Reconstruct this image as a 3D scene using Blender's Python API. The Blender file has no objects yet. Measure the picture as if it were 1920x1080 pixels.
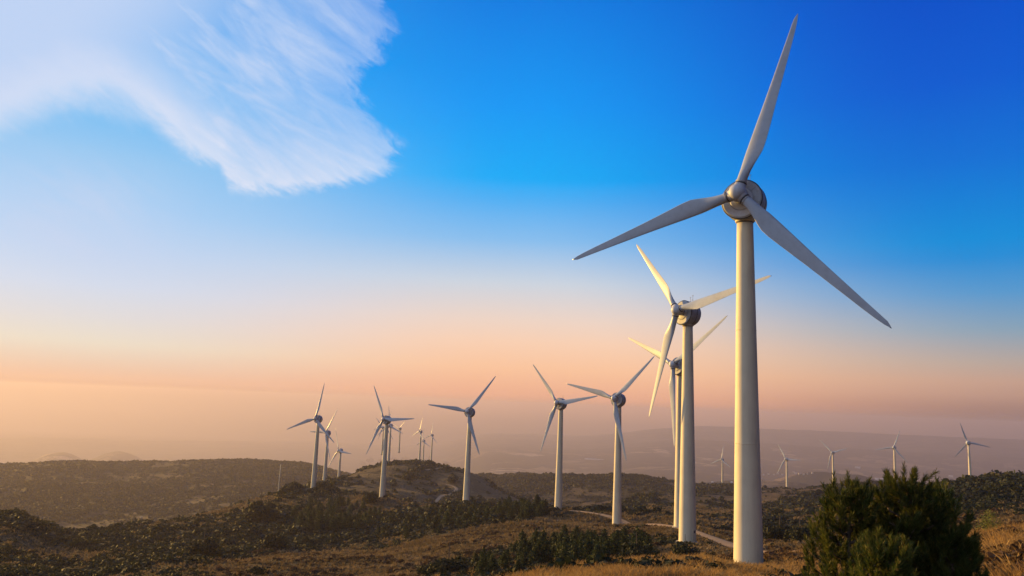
import bpy, math, random
import numpy as np
from mathutils import Vector, Matrix

C = bpy.context.scene.collection
sc = bpy.context.scene
PI = math.pi
R = math.radians

# ------------------------------------------------------------------ camera
FPX, HZ, ROLL = 1400.0, 220.0, 0.0391
PITCH = math.atan(HZ / FPX)
F_ = np.array([0, math.cos(PITCH), math.sin(PITCH)])
U0 = np.array([0, -math.sin(PITCH), math.cos(PITCH)])
X_ = np.array([1.0, 0, 0])
RT = math.cos(ROLL) * X_ + math.sin(ROLL) * U0
UP = math.cos(ROLL) * U0 - math.sin(ROLL) * X_
cam = bpy.data.cameras.new("camera")
cam.sensor_width = 36.0
cam.lens = FPX / 1920 * 36
cam.clip_start = 0.1
cam.clip_end = 80000
camo = bpy.data.objects.new("camera", cam)
C.objects.link(camo)
camo.matrix_world = Matrix(((RT[0], UP[0], -F_[0], 0), (RT[1], UP[1], -F_[1], 0), (RT[2], UP[2], -F_[2], 0), (0, 0, 0, 1)))
sc.camera = camo

# ------------------------------------------------------------------ exposure
sc.view_settings.view_transform = 'Standard'
sc.view_settings.look = 'None'
sc.view_settings.exposure = 0.70
sc.view_settings.gamma = 1.0
sc.cycles.use_denoising = True
sc.cycles.max_bounces = 4
sc.cycles.volume_bounces = 0
sc.cycles.volume_max_steps = 64

SUN_AZ, SUN_EL = R(-51), R(9)           # azimuth measured from +Y, negative to the left
SUN_STR, SUN_COL = 5.0, (1.0, 0.58, 0.12)
sdir = Vector((math.sin(SUN_AZ) * math.cos(SUN_EL), math.cos(SUN_AZ) * math.cos(SUN_EL), math.sin(SUN_EL)))
sl = bpy.data.lights.new("sun", 'SUN')
sl.energy = SUN_STR
sl.color = SUN_COL
sl.angle = R(0.53)
so = bpy.data.objects.new("sun", sl)
so.rotation_euler = sdir.to_track_quat('Z', 'Y').to_euler()
so.location = sdir * 500
C.objects.link(so)


def lin(c):
    return tuple(((v / 255) / 12.92 if v / 255 <= 0.04045 else ((v / 255 + 0.055) / 1.055) ** 2.4) for v in c)


class NT:
    """small helper around a node tree"""
    def __init__(s, nt):
        s.nt = nt
        nt.nodes.clear()

    def n(s, t, **k):
        nd = s.nt.nodes.new(t)
        for a, b in k.items():
            setattr(nd, a, b)
        return nd

    def l(s, a, b):
        s.nt.links.new(a, b)

    def put(s, inp, v):
        if v is None:
            return
        if hasattr(v, 'is_output') or isinstance(v, bpy.types.NodeSocket):
            s.l(v, inp)
        else:
            inp.default_value = v

    def math(s, op, a, b=None, c=None, clamp=False):
        m = s.n('ShaderNodeMath', operation=op)
        m.use_clamp = clamp
        s.put(m.inputs[0], a)
        s.put(m.inputs[1], b)
        s.put(m.inputs[2], c)
        return m.outputs[0]

    def mix(s, f, a, b, bt='MIX'):
        m = s.n('ShaderNodeMix', data_type='RGBA', blend_type=bt)
        s.put(m.inputs[0], f)
        s.put(m.inputs[6], a)
        s.put(m.inputs[7], b)
        return m.outputs[2]

    def ramp(s, f, stops, interp='LINEAR'):
        r = s.n('ShaderNodeValToRGB')
        cr = r.color_ramp
        cr.interpolation = interp
        while len(cr.elements) < len(stops):
            cr.elements.new(0.5)
        for e, (p, c) in zip(cr.elements, sorted(stops, key=lambda q: q[0])):
            e.position = p
            e.color = (*c[:3], 1)
        s.put(r.inputs[0], f)
        return r.outputs[0]

    def smooth(s, v, a, b, lo=0.0, hi=1.0):
        m = s.n('ShaderNodeMapRange', interpolation_type='SMOOTHSTEP')
        s.put(m.inputs[0], v)
        for i, q in enumerate((a, b, lo, hi)):
            s.put(m.inputs[i + 1], q)
        return m.outputs[0]

    def noise(s, vec, scale, detail=4, rough=0.55, dist=0.0):
        m = s.n('ShaderNodeTexNoise')
        s.put(m.inputs['Vector'], vec)
        m.inputs['Scale'].default_value = scale
        m.inputs['Detail'].default_value = detail
        m.inputs['Roughness'].default_value = rough
        m.inputs['Distortion'].default_value = dist
        return m.outputs[0]


def G(v):
    return (v, v, v)


# ------------------------------------------------------------------ sky
def pix_dir(px, py):
    d = F_ * FPX + RT * (px - 960) - UP * (py - 540)
    return d / np.linalg.norm(d)


def pix_ae(px, py):
    d = pix_dir(px, py)
    return math.degrees(math.atan2(d[0], d[1])), math.degrees(math.asin(d[2]))


world = bpy.data.worlds.new("World")
sc.world = world
world.use_nodes = True
w = NT(world.node_tree)
tc = w.n('ShaderNodeTexCoord')
sep = w.n('ShaderNodeSeparateXYZ')
w.l(tc.outputs['Generated'], sep.inputs[0])
X, Y, Z = sep.outputs
el = w.math('MULTIPLY', w.math('ARCSINE', Z), 180 / PI)
az = w.math('MULTIPLY', w.math('ARCTAN2', X, Y), 180 / PI)
hyp = w.math('SQRT', w.math('ADD', w.math('MULTIPLY', X, X), w.math('MULTIPLY', Y, Y)))
sx = w.math('DIVIDE', X, hyp)
t = w.math('DIVIDE', w.math('ADD', el, 6), 50, clamp=True)


def sky_ramp(px, pts, extra=()):
    st = []
    for y, c in pts:
        st.append(((pix_ae(px, y)[1] + 6) / 50, lin(c)))
    st += [((e + 6) / 50, lin(c)) for e, c in extra]
    return w.ramp(t, st, 'B_SPLINE' if 0 else 'LINEAR')


SKY_L = [(900, (60, 48, 40)), (825, (100, 78, 65)), (800, (140, 110, 91)), (765, (176, 137, 116)), (738, (178, 138, 119)), (722, (206, 160, 138)), (708, (238, 190, 160)), (680, (235, 204, 180)), (640, (233, 222, 204)),
         (590, (222, 220, 222)), (530, (208, 219, 238)), (460, (190, 213, 243)), (380, (168, 207, 245)), (280, (148, 200, 243)), (130, (80, 182, 245)), (0, (30, 165, 242))]
SKY_C = [(850, (60, 48, 42)), (815, (95, 74, 64)), (788, (155, 115, 96)), (765, (212, 154, 126)), (742, (246, 178, 143)), (690, (255, 200, 160)), (640, (252, 211, 182)), (600, (240, 215, 200)),
         (530, (205, 214, 226)), (450, (135, 191, 240)), (375, (75, 176, 246)), (335, (0, 172, 250)), (200, (0, 153, 248)), (0, (0, 126, 230))]
SKY_R = [(850, (45, 38, 38)), (822, (70, 58, 58)), (803, (105, 86, 86)), (788, (132, 106, 103)), (766, (156, 123, 114)), (740, (186, 148, 132)), (715, (196, 159, 141)), (680, (180, 166, 158)), (620, (134, 163, 185)),
         (550, (85, 154, 208)), (485, (30, 142, 216)), (450, (0, 142, 219)), (300, (0, 113, 216)), (150, (0, 92, 211)), (0, (0, 82, 204))]
cl_ = sky_ramp(150, SKY_L, [(42, (60, 140, 225))])
cc_ = sky_ramp(960, SKY_C, [(42, (0, 90, 205))])
cr_ = sky_ramp(1800, SKY_R, [(42, (0, 60, 170))])
sL, sC, sR = (math.sin(R(pix_ae(q, 500)[0])) for q in (150, 960, 1800))
base = w.mix(w.smooth(sx, sL, sC), cl_, cc_)
sx2 = w.math('SUBTRACT', sx, w.smooth(el, 14.0, 2.0, 0.0, 0.13))
base = w.mix(w.smooth(sx2, sC, sR), base, cr_)
nis = w.n('ShaderNodeTexSky', sky_type='NISHITA')
nis.sun_disc = False
nis.sun_elevation = SUN_EL
nis.sun_rotation = SUN_AZ
nis.dust_density = 3.0
nsc = w.mix(1.0, nis.outputs[0], (0.10, 0.10, 0.10, 1), 'MULTIPLY')
base = w.mix(0.015, base, nsc)
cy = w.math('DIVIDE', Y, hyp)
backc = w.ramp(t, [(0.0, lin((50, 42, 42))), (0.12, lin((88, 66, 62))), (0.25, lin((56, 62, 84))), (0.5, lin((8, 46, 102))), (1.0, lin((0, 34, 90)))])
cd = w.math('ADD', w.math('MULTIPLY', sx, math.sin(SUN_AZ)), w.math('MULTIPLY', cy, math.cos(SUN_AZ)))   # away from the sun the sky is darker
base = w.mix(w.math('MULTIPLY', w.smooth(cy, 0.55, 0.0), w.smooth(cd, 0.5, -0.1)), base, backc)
base = w.mix(w.smooth(el, 34, 60), base, (*lin((0, 42, 120)), 1))

# cirrus: streaked noise bounded by soft edges given in azimuth / elevation
rot = R(-27)
cu = w.math('ADD', w.math('MULTIPLY', az, math.cos(rot)), w.math('MULTIPLY', el, math.sin(rot)))
cv = w.math('SUBTRACT', w.math('MULTIPLY', el, math.cos(rot)), w.math('MULTIPLY', az, math.sin(rot)))


def cvec(su, sv, off=0.0):
    m = w.n('ShaderNodeCombineXYZ')
    w.put(m.inputs[0], w.math('MULTIPLY', cu, su))
    w.put(m.inputs[1], w.math('MULTIPLY', cv, sv))
    m.inputs[2].default_value = off
    return m.outputs[0]


def wcurve(inp, pts, vmin, vmax, omin, omax):
    """piecewise curve y(x) as a float-curve node, values given as (x, y)"""
    f = w.n('ShaderNodeFloatCurve')
    cm = f.mapping.curves[0]
    pts = sorted(pts)
    P = [((a - vmin) / (vmax - vmin), (b - omin) / (omax - omin)) for a, b in pts]
    while len(cm.points) < len(P):
        cm.points.new(0.5, 0.5)
    for p, (a, b) in zip(cm.points, P):
        p.location = (a, b)
        p.handle_type = 'VECTOR'
    f.mapping.update()
    w.put(f.inputs['Value'], w.math('DIVIDE', w.math('SUBTRACT', inp, vmin), vmax - vmin, clamp=True))
    return w.math('MULTIPLY_ADD', f.outputs[0], omax - omin, omin)


redge = [pix_ae(*q) for q in ((790, 345), (780, 322), (758, 300), (768, 272), (735, 235), (700, 190), (688, 165), (705, 135), (735, 100), (765, 50), (745, 0))]
bedge = [pix_ae(*q) for q in ((-60, 300), (30, 262), (100, 240), (190, 234), (270, 256), (330, 292), (410, 325), (428, 360), (470, 374), (530, 374), (610, 362), (690, 346), (745, 330), (800, 318))]
n_big = w.noise(cvec(0.11, 0.42), 1.0, 6, 0.6, 0.7)
n_fine = w.noise(cvec(0.26, 1.0, 7.0), 1.0, 8, 0.66, 0.8)
n_lump = w.noise(cvec(0.32, 0.5, 3.0), 1.0, 6, 0.66, 0.5)
xe = wcurve(el, [(b, a) for a, b in redge], 5, 35, -20, 0)
ye = wcurve(az, bedge, -45, 0, 0, 35)
dR = w.math('SUBTRACT', xe, az)
dR = w.math('ADD', dR, w.math('MULTIPLY_ADD', n_fine, 3.0, -1.5))
dR = w.math('ADD', dR, w.math('MULTIPLY_ADD', n_lump, 4.0, -2.3))
aR = w.math('MULTIPLY', w.smooth(dR, 0.0, 1.8), w.smooth(w.math('SUBTRACT', xe, az), 0, 9, 0.62, 1.0))
dB = w.math('SUBTRACT', el, ye)
dB = w.math('ADD', dB, w.math('MULTIPLY_ADD', n_fine, 1.8, -0.95))
dB = w.math('ADD', dB, w.math('MULTIPLY_ADD', n_lump, 2.0, -1.0))
bsoft = w.smooth(az, -30, -22.5, 3.6, 1.15)
aB = w.smooth(dB, -0.15, bsoft)
streak = w.math('MULTIPLY', w.smooth(n_big, 0.25, 0.72, 0.45, 1.0), w.smooth(n_fine, 0.3, 0.7, 0.7, 1.0))
ins = w.smooth(w.math('SUBTRACT', xe, az), 5, 22)          # deep inside the veil the streaks melt together
dens = w.math('MAXIMUM', streak, w.math('MULTIPLY', ins, 0.97))
low = w.smooth(dB, 6.0, 0.4)
dens = w.math('ADD', dens, w.math('MULTIPLY', low, 0.22), clamp=True)
alpha = w.math('MULTIPLY', w.math('MULTIPLY', aR, aB), dens)
alpha = w.math('MULTIPLY', alpha, 0.96)
veilc = w.mix(low, (*lin((196, 214, 245)), 1), (*lin((222, 229, 247)), 1))
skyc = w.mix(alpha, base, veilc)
# a faint second veil low on the left
v2 = w.math('MULTIPLY', w.smooth(w.math('ABSOLUTE', w.math('SUBTRACT', az, pix_ae(160, 400)[0])), 8.0, 0.5),
            w.smooth(w.math('ABSOLUTE', w.math('SUBTRACT', el, pix_ae(160, 400)[1])), 5.0, 0.5))
v2 = w.math('MULTIPLY', v2, w.smooth(n_big, 0.3, 0.7, 0.1, 0.5))
skyc = w.mix(v2, skyc, (*lin((205, 215, 240)), 1))
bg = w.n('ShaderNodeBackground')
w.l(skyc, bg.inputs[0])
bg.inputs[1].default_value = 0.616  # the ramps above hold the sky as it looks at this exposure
wo = w.n('ShaderNodeOutputWorld')
w.l(bg.outputs[0], wo.inputs[0])

# ------------------------------------------------------------------ numpy noise
_rs = np.random.RandomState(5)
_tab = _rs.rand(512, 512).astype(np.float64)


def vnoise(x, y):
    xi = np.floor(x).astype(np.int64)
    yi = np.floor(y).astype(np.int64)
    fx = x - xi
    fy = y - yi
    fx = fx * fx * fx * (fx * (fx * 6 - 15) + 10)
    fy = fy * fy * fy * (fy * (fy * 6 - 15) + 10)
    a = _tab[xi % 512, yi % 512]
    b = _tab[(xi + 1) % 512, yi % 512]
    c = _tab[xi % 512, (yi + 1) % 512]
    d = _tab[(xi + 1) % 512, (yi + 1) % 512]
    return (a * (1 - fx) + b * fx) * (1 - fy) + (c * (1 - fx) + d * fx) * fy


def fbm(x, y, lam, octv=4, g=0.5, off=0.0):
    s = 0.0
    a = 1.0
    tt = 0.0
    for i in range(octv):
        k = 2 ** i / lam
        ca, sa = math.cos(i * 1.1 + 0.4), math.sin(i * 1.1 + 0.4)
        s = s + a * vnoise((x * ca - y * sa) * k + off + 17.3 * i, (x * sa + y * ca) * k + off * 1.7 + 9.1 * i)
        tt += a
        a *= g
    return s / tt          # 0..1


# ------------------------------------------------------------------ terrain height
def rz(px, py, r):
    d = pix_dir(px, py)
    return r * d[2] / math.hypot(d[0], d[1])


def col_az(px):
    return math.degrees(math.atan2(*pix_dir(px, 950)[:2]))


z = lambda v: ('z', v)
FAR = [(1900, z(-200)), (2600, z(-300)), (3300, z(-395)), (8300, z(-430)), (9700, z(-330)), (10400, z(-345)),
       (13200, z(-215)), (14000, z(-225))]
FARH = [(1900, z(-200)), (2600, z(-300)), (3300, z(-395)), (8300, z(-440)), (9700, z(-420)), (10400, z(-430)), (13200, z(-350)), (14000, z(-360))]
FARM = [(1900, z(-200)), (2600, z(-300)), (3400, z(-400)), (4500, z(-470)), (5700, z(-500)), (14000, z(-510))]
FARL = [(2600, z(-290)), (3600, z(-560)), (5500, z(-790)), (14000, z(-800))]
COLS = {
    -400: [(12, z(-4)), (60, z(-20)), (150, z(-50)), (400, z(-90)), (1000, z(-190)), (1900, z(-200))] + FARL,
    0: [(12, z(-4)), (30, z(-10)), (80, z(-28)), (150, 1085), (250, 1020), (330, 955), (370, 946), (450, z(-98)), (800, z(-190)), (1150, 968), (1500, 905), (1900, 864), (2050, 861)] + FARL,
    150: [(12, z(-4)), (30, z(-10)), (80, z(-28)), (150, 1105), (250, 1055), (350, 1012), (410, 1003), (500, z(-115)), (800, z(-185)), (1050, 1000), (1400, 920), (1900, 863), (2000, 860)] + FARL,
    300: [(12, z(-4)), (30, z(-9)), (80, z(-22)), (130, 1085), (250, 1035), (400, 985), (460, 975), (560, z(-110)), (850, z(-180)), (1080, 975), (1500, 905), (1900, 865), (2000, 863)] + FARL,
    450: [(12, z(-4)), (30, z(-8.5)), (80, z(-21)), (130, 1090), (200, 1062), (350, 1000), (490, 941), (600, z(-95)), (850, z(-165)), (1150, 940), (1500, 892), (1850, 857), (1950, 856)] + FARL,
    580: [(12, z(-3.8)), (30, z(-8)), (80, z(-20)), (120, 1095), (200, 1058), (300, 1012), (400, 965), (512, 920), (600, 914), (702, 904), (830, 914), (950, z(-120)), (1300, z(-160)), (1750, 861), (1850, 861)] + FARL,
    700: [(12, z(-3.8)), (30, z(-8)), (80, z(-20)), (120, 1095), (200, 1055), (300, 1012), (400, 962), (465, 932), (540, 938), (620, 922), (750, 886), (850, 868), (980, 866), (1250, 872), (1500, z(-160)), (1900, z(-190))] + FARL,
    800: [(12, z(-3.7)), (30, z(-8)), (80, z(-20)), (120, 1085), (200, 1040), (300, 985), (390, 948), (430, 942), (520, 958), (640, 935), (760, 890), (860, 863), (980, 867), (1250, 868), (1500, z(-160)), (1900, z(-200))] + FARL,
    900: [(12, z(-3.6)), (30, z(-8)), (60, z(-15.5)), (120, 1070), (200, 1025), (300, 975), (370, 949), (400, 944), (480, 962), (620, 945), (740, 912), (800, 893), (950, z(-115)), (1300, z(-140)), (1500, 877), (1700, z(-170))] + FARL[0:0] + FARM,
    1000: [(12, z(-3.5)), (25, z(-6.2)), (42, 1078), (75, 1092), (130, 1052), (200, 1012), (300, 966), (350, 950), (400, z(-62)), (600, z(-90)), (700, 940), (800, z(-110)), (1000, z(-130)), (1350, 884), (1600, z(-170))] + FARM,
    1100: [(12, z(-3.4)), (25, z(-6.2)), (42, 1072), (70, 1090), (120, 1058), (200, 1012), (280, 975), (340, 953), (380, 951), (450, z(-72)), (800, z(-105)), (1000, z(-120)), (1300, 886), (1600, z(-170))] + FARM,
    1200: [(12, z(-3.4)), (25, z(-6.0)), (42, 1066), (70, 1082), (120, 1050), (200, 1003), (286, 978), (330, 966), (380, z(-56)), (500, 962), (650, 938), (740, 934), (900, z(-112)), (1250, 890), (1550, z(-160))] + FARH,
    1300: [(12, z(-3.2)), (25, z(-5.8)), (42, 1075), (70, 1086), (97, 1062), (158, 1016), (228, 988), (290, 974), (340, 972), (450, 968), (700, 935), (950, 918), (1100, 912), (1250, 908), (1500, z(-150))] + FAR,
    1400: [(12, z(-3.2)), (25, z(-6)), (42, 1090), (97, 1062), (150, 1034), (200, 1014), (260, 1000), (400, 980), (700, 945), (1000, 920), (1200, 913), (1350, 911), (1500, z(-160))] + FAR,
    1500: [(12, z(-3.1)), (25, z(-5.6)), (60, 1088), (100, 1052), (150, 1026), (200, 1010), (300, 990), (500, 958), (800, 928), (1080, 916), (1250, z(-125))] + FAR,
    1600: [(12, z(-3.0)), (25, z(-5.4)), (60, 1075), (100, 1040), (200, 1003), (400, 962), (700, 928), (980, 908), (1100, 907), (1250, z(-115))] + FAR,
    1750: [(12, z(-2.9)), (20, 1100), (35, 1045), (60, 1022), (100, z(-16)), (200, 985), (350, 938), (470, 913), (700, z(-62)), (980, 908), (1100, 910), (1250, z(-110))] + FAR,
    1830: [(12, z(-2.7)), (20, 1075), (34, 1022), (60, 1010), (100, z(-15)), (220, 968), (350, 915), (420, 901), (600, z(-60)), (1020, 907), (1200, z(-110))] + FAR,
    1920: [(12, z(-2.5)), (20, 1050), (32, 1006), (45, 1000), (100, z(-15)), (220, 960), (350, 905), (420, 891), (600, z(-55)), (1000, z(-90)), (1200, z(-120))] + FAR,
    2300: [(12, z(-2.2)), (40, z(-5)), (120, z(-13)), (400, z(-18)), (1000, z(-90)), (1500, z(-160))] + FAR,
}
LR0, LR1, NLR = math.log(0.5), math.log(14500), 700
lrg = np.linspace(LR0, LR1, NLR)


def pchip(xs, ys, xq):
    xs = np.array(xs)
    ys = np.array(ys)
    h = np.diff(xs)
    dl = np.diff(ys) / h
    m = np.zeros(len(xs))
    for i in range(1, len(xs) - 1):
        if dl[i - 1] * dl[i] > 0:
            w1 = 2 * h[i] + h[i - 1]
            w2 = h[i] + 2 * h[i - 1]
            m[i] = (w1 + w2) / (w1 / dl[i - 1] + w2 / dl[i])
    m[0] = dl[0]
    m[-1] = dl[-1]
    i = np.clip(np.searchsorted(xs, xq) - 1, 0, len(xs) - 2)
    tt = (xq - xs[i]) / h[i]
    return ((1 + 2 * tt) * (1 - tt) ** 2 * ys[i] + tt * (1 - tt) ** 2 * h[i] * m[i] + tt * tt * (3 - 2 * tt) * ys[i + 1] + tt * tt * (tt - 1) * h[i] * m[i + 1])


azs, tabs = [], []
for px, pts in sorted(COLS.items()):
    xs = [LR0, math.log(3)]
    ys = [-1.65, -1.9]
    for r, v in pts:
        if not isinstance(v, tuple) or True:
            zz = v[1] if isinstance(v, tuple) else rz(px, v, r)
        xs.append(math.log(r))
        ys.append(zz)
    xs.append(LR1 + 0.01)
    ys.append(ys[-1])
    azs.append(col_az(px))
    tabs.append(pchip(xs, ys, lrg))
back = pchip([LR0, math.log(3), math.log(30), math.log(200), math.log(1000), math.log(4000), LR1 + .01], [-1.65, -1.9, -4, -20, -110, -390, -300], lrg)
azs = [-180, -100] + azs + [100, 180]
tabs = [back, back] + tabs + [back, back]
azs = np.array(azs)
tabs = np.array(tabs)
NAZ = 1441
azg = np.linspace(-180, 180, NAZ)
TAB = np.empty((NAZ, NLR))
for j in range(NLR):
    TAB[:, j] = np.interp(azg, azs, tabs[:, j])
kk = np.exp(-0.5 * (np.arange(-12, 13) / 4.0) ** 2)
kk /= kk.sum()
TAB = np.array([np.convolve(np.pad(TAB[:, j], 12, 'wrap'), kk, 'valid') for j in range(NLR)]).T

TURB = [
    ('T1', (29.3, 92.4, -17.7), (27.62, 89.87, 27.20), 34.6, [(16.8, 24.36), (136.0, 24.15), (254.3, 24.48)]),
    ('T2', (36.8, 154.2, -25.4), (34.18, 152.66, 20.74), 60.3, [(317.1, 23.05), (79.6, 24.10), (198.3, 23.45)]),
    ('T3', (50.8, 221.9, -32.4), (48.20, 220.27, 13.71), 58.4, [(293.2, 23.68), (55.8, 23.59), (175.5, 23.80)]),
    ('T4', (41.7, 283.2, -43.0), (39.63, 280.99, 4.09), 42.9, [(282.5, 24.24), (45.7, 22.60), (163.8, 23.37)]),
    ('T5', (24.2, 341.3, -44.5), (22.12, 339.14, 2.00), 43.6, [(315.9, 24.62), (80.8, 22.61), (199.9, 23.74)]),
    ('T6', (-19.2, 392.8, -49.9), (-20.44, 390.07, -3.91), 23.6, [(276.3, 24.26), (37.4, 23.63), (158.5, 23.01)]),
    ('T7', (-71.7, 454.2, -56.3), (-73.41, 451.70, -10.99), 35.1, [(328.8, 23.38), (86.7, 24.05), (208.5, 24.73)]),
    ('T8', (-123.2, 497.0, -59.3), (-124.58, 494.34, -13.29), 26.2, [(7.9, 23.44), (130.4, 22.60), (250.9, 25.23)]),
    ('T9', (-160.0, 683.3, -73.1), (-161.84, 680.89, -30.44), 38.5, [(28.8, 25.40), (154.6, 25.40), (269.0, 24.94)]),
    ('T10', (-172.9, 801.1, -98.9), (-174.89, 798.89, -53.51), 41.7, [(333.1, 25.40), (94.7, 22.60), (218.8, 25.17)]),
    ('P', (-142.1, 932.6, -75.5), (-143.65, 929.97, -29.8), 31.1, [(348.7, 24.6), (111.7, 24.30), (233.4, 22.60)]),
    ('R', (-169.4, 1079.8, -83.0), (-171.01, 1077.28, -36.2), 32.7, [(16.5, 23.5), (138.3, 24), (256.5, 25.40)]),
    ('Q', (-216.2, 1336.4, -92.8), (-217.25, 1333.57, -47.41), 21.4, [(316.8, 24.00), (76.8, 24.00), (199.4, 22.60)]),
    ('T12', (-209.6, 1501.2, -99.0), (-211.8, 1499.2, -53.7), 48.7, [(47.7, 23.40), (167.7, 22.60), (286.8, 22.60)]),
    ('T13', (-140.0, 1247.6, -93.4), (-142.38, 1245.83, -47.98), 53.0, [(9.0, 23.60), (132.8, 22.60), (250.7, 24.40)]),
    ('T14', (-157.6, 1465.4, -119.0), (-159.44, 1463.07, -73.57), 38.2, [(355.6, 24.69), (117.1, 22.60), (239.5, 24.40)]),
    ('T15', (-136.6, 1408.3, -105.2), (-138.67, 1406.11, -59.80), 42.9, [(3.6, 24.19), (127.3, 22.60), (247.9, 24.40)]),
    ('R1', (380.4, 1338.0, -126.1), (378.06, 1336.10, -79.08), 50.1, [(6.4, 24.05), (123.0, 22.60), (246.7, 25.40)]),
    ('R2', (394.9, 1071.2, -105.4), (392.59, 1069.20, -59.26), 48.5, [(328.1, 23.56), (89.7, 22.60), (210.7, 25.19)]),
    ('R3', (461.9, 1075.6, -93.4), (459.82, 1073.38, -48.00), 44.1, [(312.6, 24.22), (70.9, 23.32), (194.8, 24.59)]),
    ('R4', (501.9, 982.9, -79.9), (499.84, 980.68, -34.54), 42.9, [(19.5, 24.03), (137.5, 24.89), (257.8, 22.93)]),
    ('R5', (534.6, 877.9, -68.5), (535.4, 880.7, -22.03), 195.6, [(18.1, 23.84), (259.3, 23.80), (140.7, 22.60)]),
]


def tab_h(x, y):
    r = np.hypot(x, y)
    a = np.degrees(np.arctan2(x, y))
    u = np.clip((a + 180) / 360 * (NAZ - 1), 0, NAZ - 1.001)
    v = np.clip((np.log(np.maximum(r, 0.5)) - LR0) / (LR1 - LR0) * (NLR - 1), 0, NLR - 1.001)
    i = u.astype(int)
    j = v.astype(int)
    fu = u - i
    fv = v - j
    return (TAB[i, j] * (1 - fu) + TAB[i + 1, j] * fu) * (1 - fv) + (TAB[i, j + 1] * (1 - fu) + TAB[i + 1, j + 1] * fu) * fv


ANCH = np.array([t_[1] for t_ in TURB if t_[0] in ('T1', 'T2', 'T3', 'T4', 'T5', 'T6', 'T7', 'T8', 'T9', 'R1', 'R2', 'R5')])
A_w = np.maximum(7.0, 0.03 * np.hypot(ANCH[:, 0], ANCH[:, 1]))
A_d = None
ROADS = []          # list of Nx2 arrays, filled below


def road_dist(x, y):
    d = np.full(np.shape(x), 1e9)
    for P in ROADS:
        for k in range(len(P) - 1):
            ax, ay = P[k]
            bx, by = P[k + 1]
            ux, uy = bx - ax, by - ay
            L = ux * ux + uy * uy + 1e-9
            tt = np.clip(((x - ax) * ux + (y - ay) * uy) / L, 0, 1)
            d = np.minimum(d, np.hypot(x - ax - tt * ux, y - ay - tt * uy))
    return d


BUMPS = [  # px, py, r, half width across (m), half depth (m): low hills standing on the plain
    (112, 848, 8000, 300, 900), (222, 847, 8100, 330, 900), (1545, 884, 3900, 330, 300), (1600, 889, 3800, 260, 250),
    (1700, 905, 2600, 300, 250), (1460, 900, 3000, 500, 300), (985, 878, 1700, 90, 120)]
B_ = []


def smooth_h(x, y):
    h = tab_h(x, y)
    if A_d is not None:
        for (ax, ay, az_), wd, dd in zip(ANCH, A_w, A_d):
            q = (x - ax) ** 2 + (y - ay) ** 2
            h = h + dd * np.exp(-q / (2 * wd * wd))
    bb = 0.0
    for bx, by, hh, sa, sd, ca, s_a in B_:
        dx, dy = x - bx, y - by
        al = dx * ca + dy * s_a
        ac = -dx * s_a + dy * ca
        q = (al / sa) ** 2 + (ac / sd) ** 2
        bb = np.maximum(bb, hh * np.exp(-q))
    return h + bb


_K = np.exp(-((ANCH[:, None, 0] - ANCH[None, :, 0]) ** 2 + (ANCH[:, None, 1] - ANCH[None, :, 1]) ** 2) / (2 * A_w[None] ** 2))
A_d = np.linalg.solve(_K + 0.02 * np.eye(len(ANCH)), ANCH[:, 2] - 0.28 - tab_h(ANCH[:, 0], ANCH[:, 1]))
for px, py, r, wa, wdp in BUMPS:
    d = pix_dir(px, py)
    s = r / math.hypot(d[0], d[1])
    bx, by, bz = d * s
    h0 = float(tab_h(np.array([bx]), np.array([by]))[0])
    c_, s_ = by / r, -bx / r
    if bz > h0:
        B_.append((bx, by, bz - h0, wa, wdp, c_, s_))


def height(x, y, rough=True):
    x = np.asarray(x, float)
    y = np.asarray(y, float)
    h = smooth_h(x, y)
    r = np.hypot(x, y)
    da = np.full(x.shape, 1e9)
    for ax, ay, _ in ANCH:
        da = np.minimum(da, np.hypot(x - ax, y - ay))
    k = np.clip((da - 4) / 18, 0, 1)
    if ROADS:
        k = k * np.clip((road_dist(x, y) - 2) / 10, 0.0, 1)
    s = np.clip(r / 60, 0, 1)
    gl = np.abs(fbm(x, y, 130, 3, 0.5, 3.3) - 0.5) * 2                       # gullies
    n = (fbm(x, y, 55, 3) - 0.5) * 4.2 * s * np.clip(r / 250, 0.25, 1) + (fbm(x, y, 9, 3, 0.6, 8) - 0.5) * 1.5 * s
    n = n - (0.35 - gl) * 7.0 * np.clip((r - 150) / 300, 0, 1)
    n = n + (fbm(x, y, 700, 4, 0.5, 40) - 0.5) * 45 * np.clip((r - 1000) / 900, 0, 1) * np.clip((3600 - r) / 1200, 0.1, 1)
    n = n + (fbm(x, y, 1500, 5, 0.55, 21) - 0.5) * 75 * np.clip((r - 8000) / 2000, 0, 1)
    near = (fbm(x, y, 2.2, 3, 0.55, 5) - 0.5) * 0.28 * np.clip((220 - r) / 100, 0, 1) * np.clip(r / 8, 0.2, 1)
    return h + (n + near) * k


def hits(px, py, rmin=3.0):
    """where the ray through a photo pixel meets the ground"""
    d = pix_dir(px, py)
    d = d / math.hypot(d[0], d[1])
    rr = np.exp(np.linspace(math.log(rmin), math.log(14000), 3500))
    hh = height(d[0] * rr, d[1] * rr)
    b = np.nonzero(d[2] * rr < hh)[0]
    if len(b) == 0:
        return None
    r = rr[b[0]]
    return d[0] * r, d[1] * r, float(hh[b[0]])


def at_r(px, py, r):
    d = pix_dir(px, py)
    s = r / math.hypot(d[0], d[1])
    return d[0] * s, d[1] * s


def catmull(P, n=8):
    P = [P[0]] + list(P) + [P[-1]]
    out = []
    for i in range(1, len(P) - 2):
        p0, p1, p2, p3 = (np.array(q, float) for q in P[i - 1:i + 3])
        for k in range(n):
            t_ = k / n
            out.append(0.5 * (2 * p1 + (p2 - p0) * t_ + (2 * p0 - 5 * p1 + 4 * p2 - p3) * t_ ** 2 + (3 * p1 - p0 - 3 * p2 + p3) * t_ ** 3))
    out.append(np.array(P[-2], float))
    return np.array(out)


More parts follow.
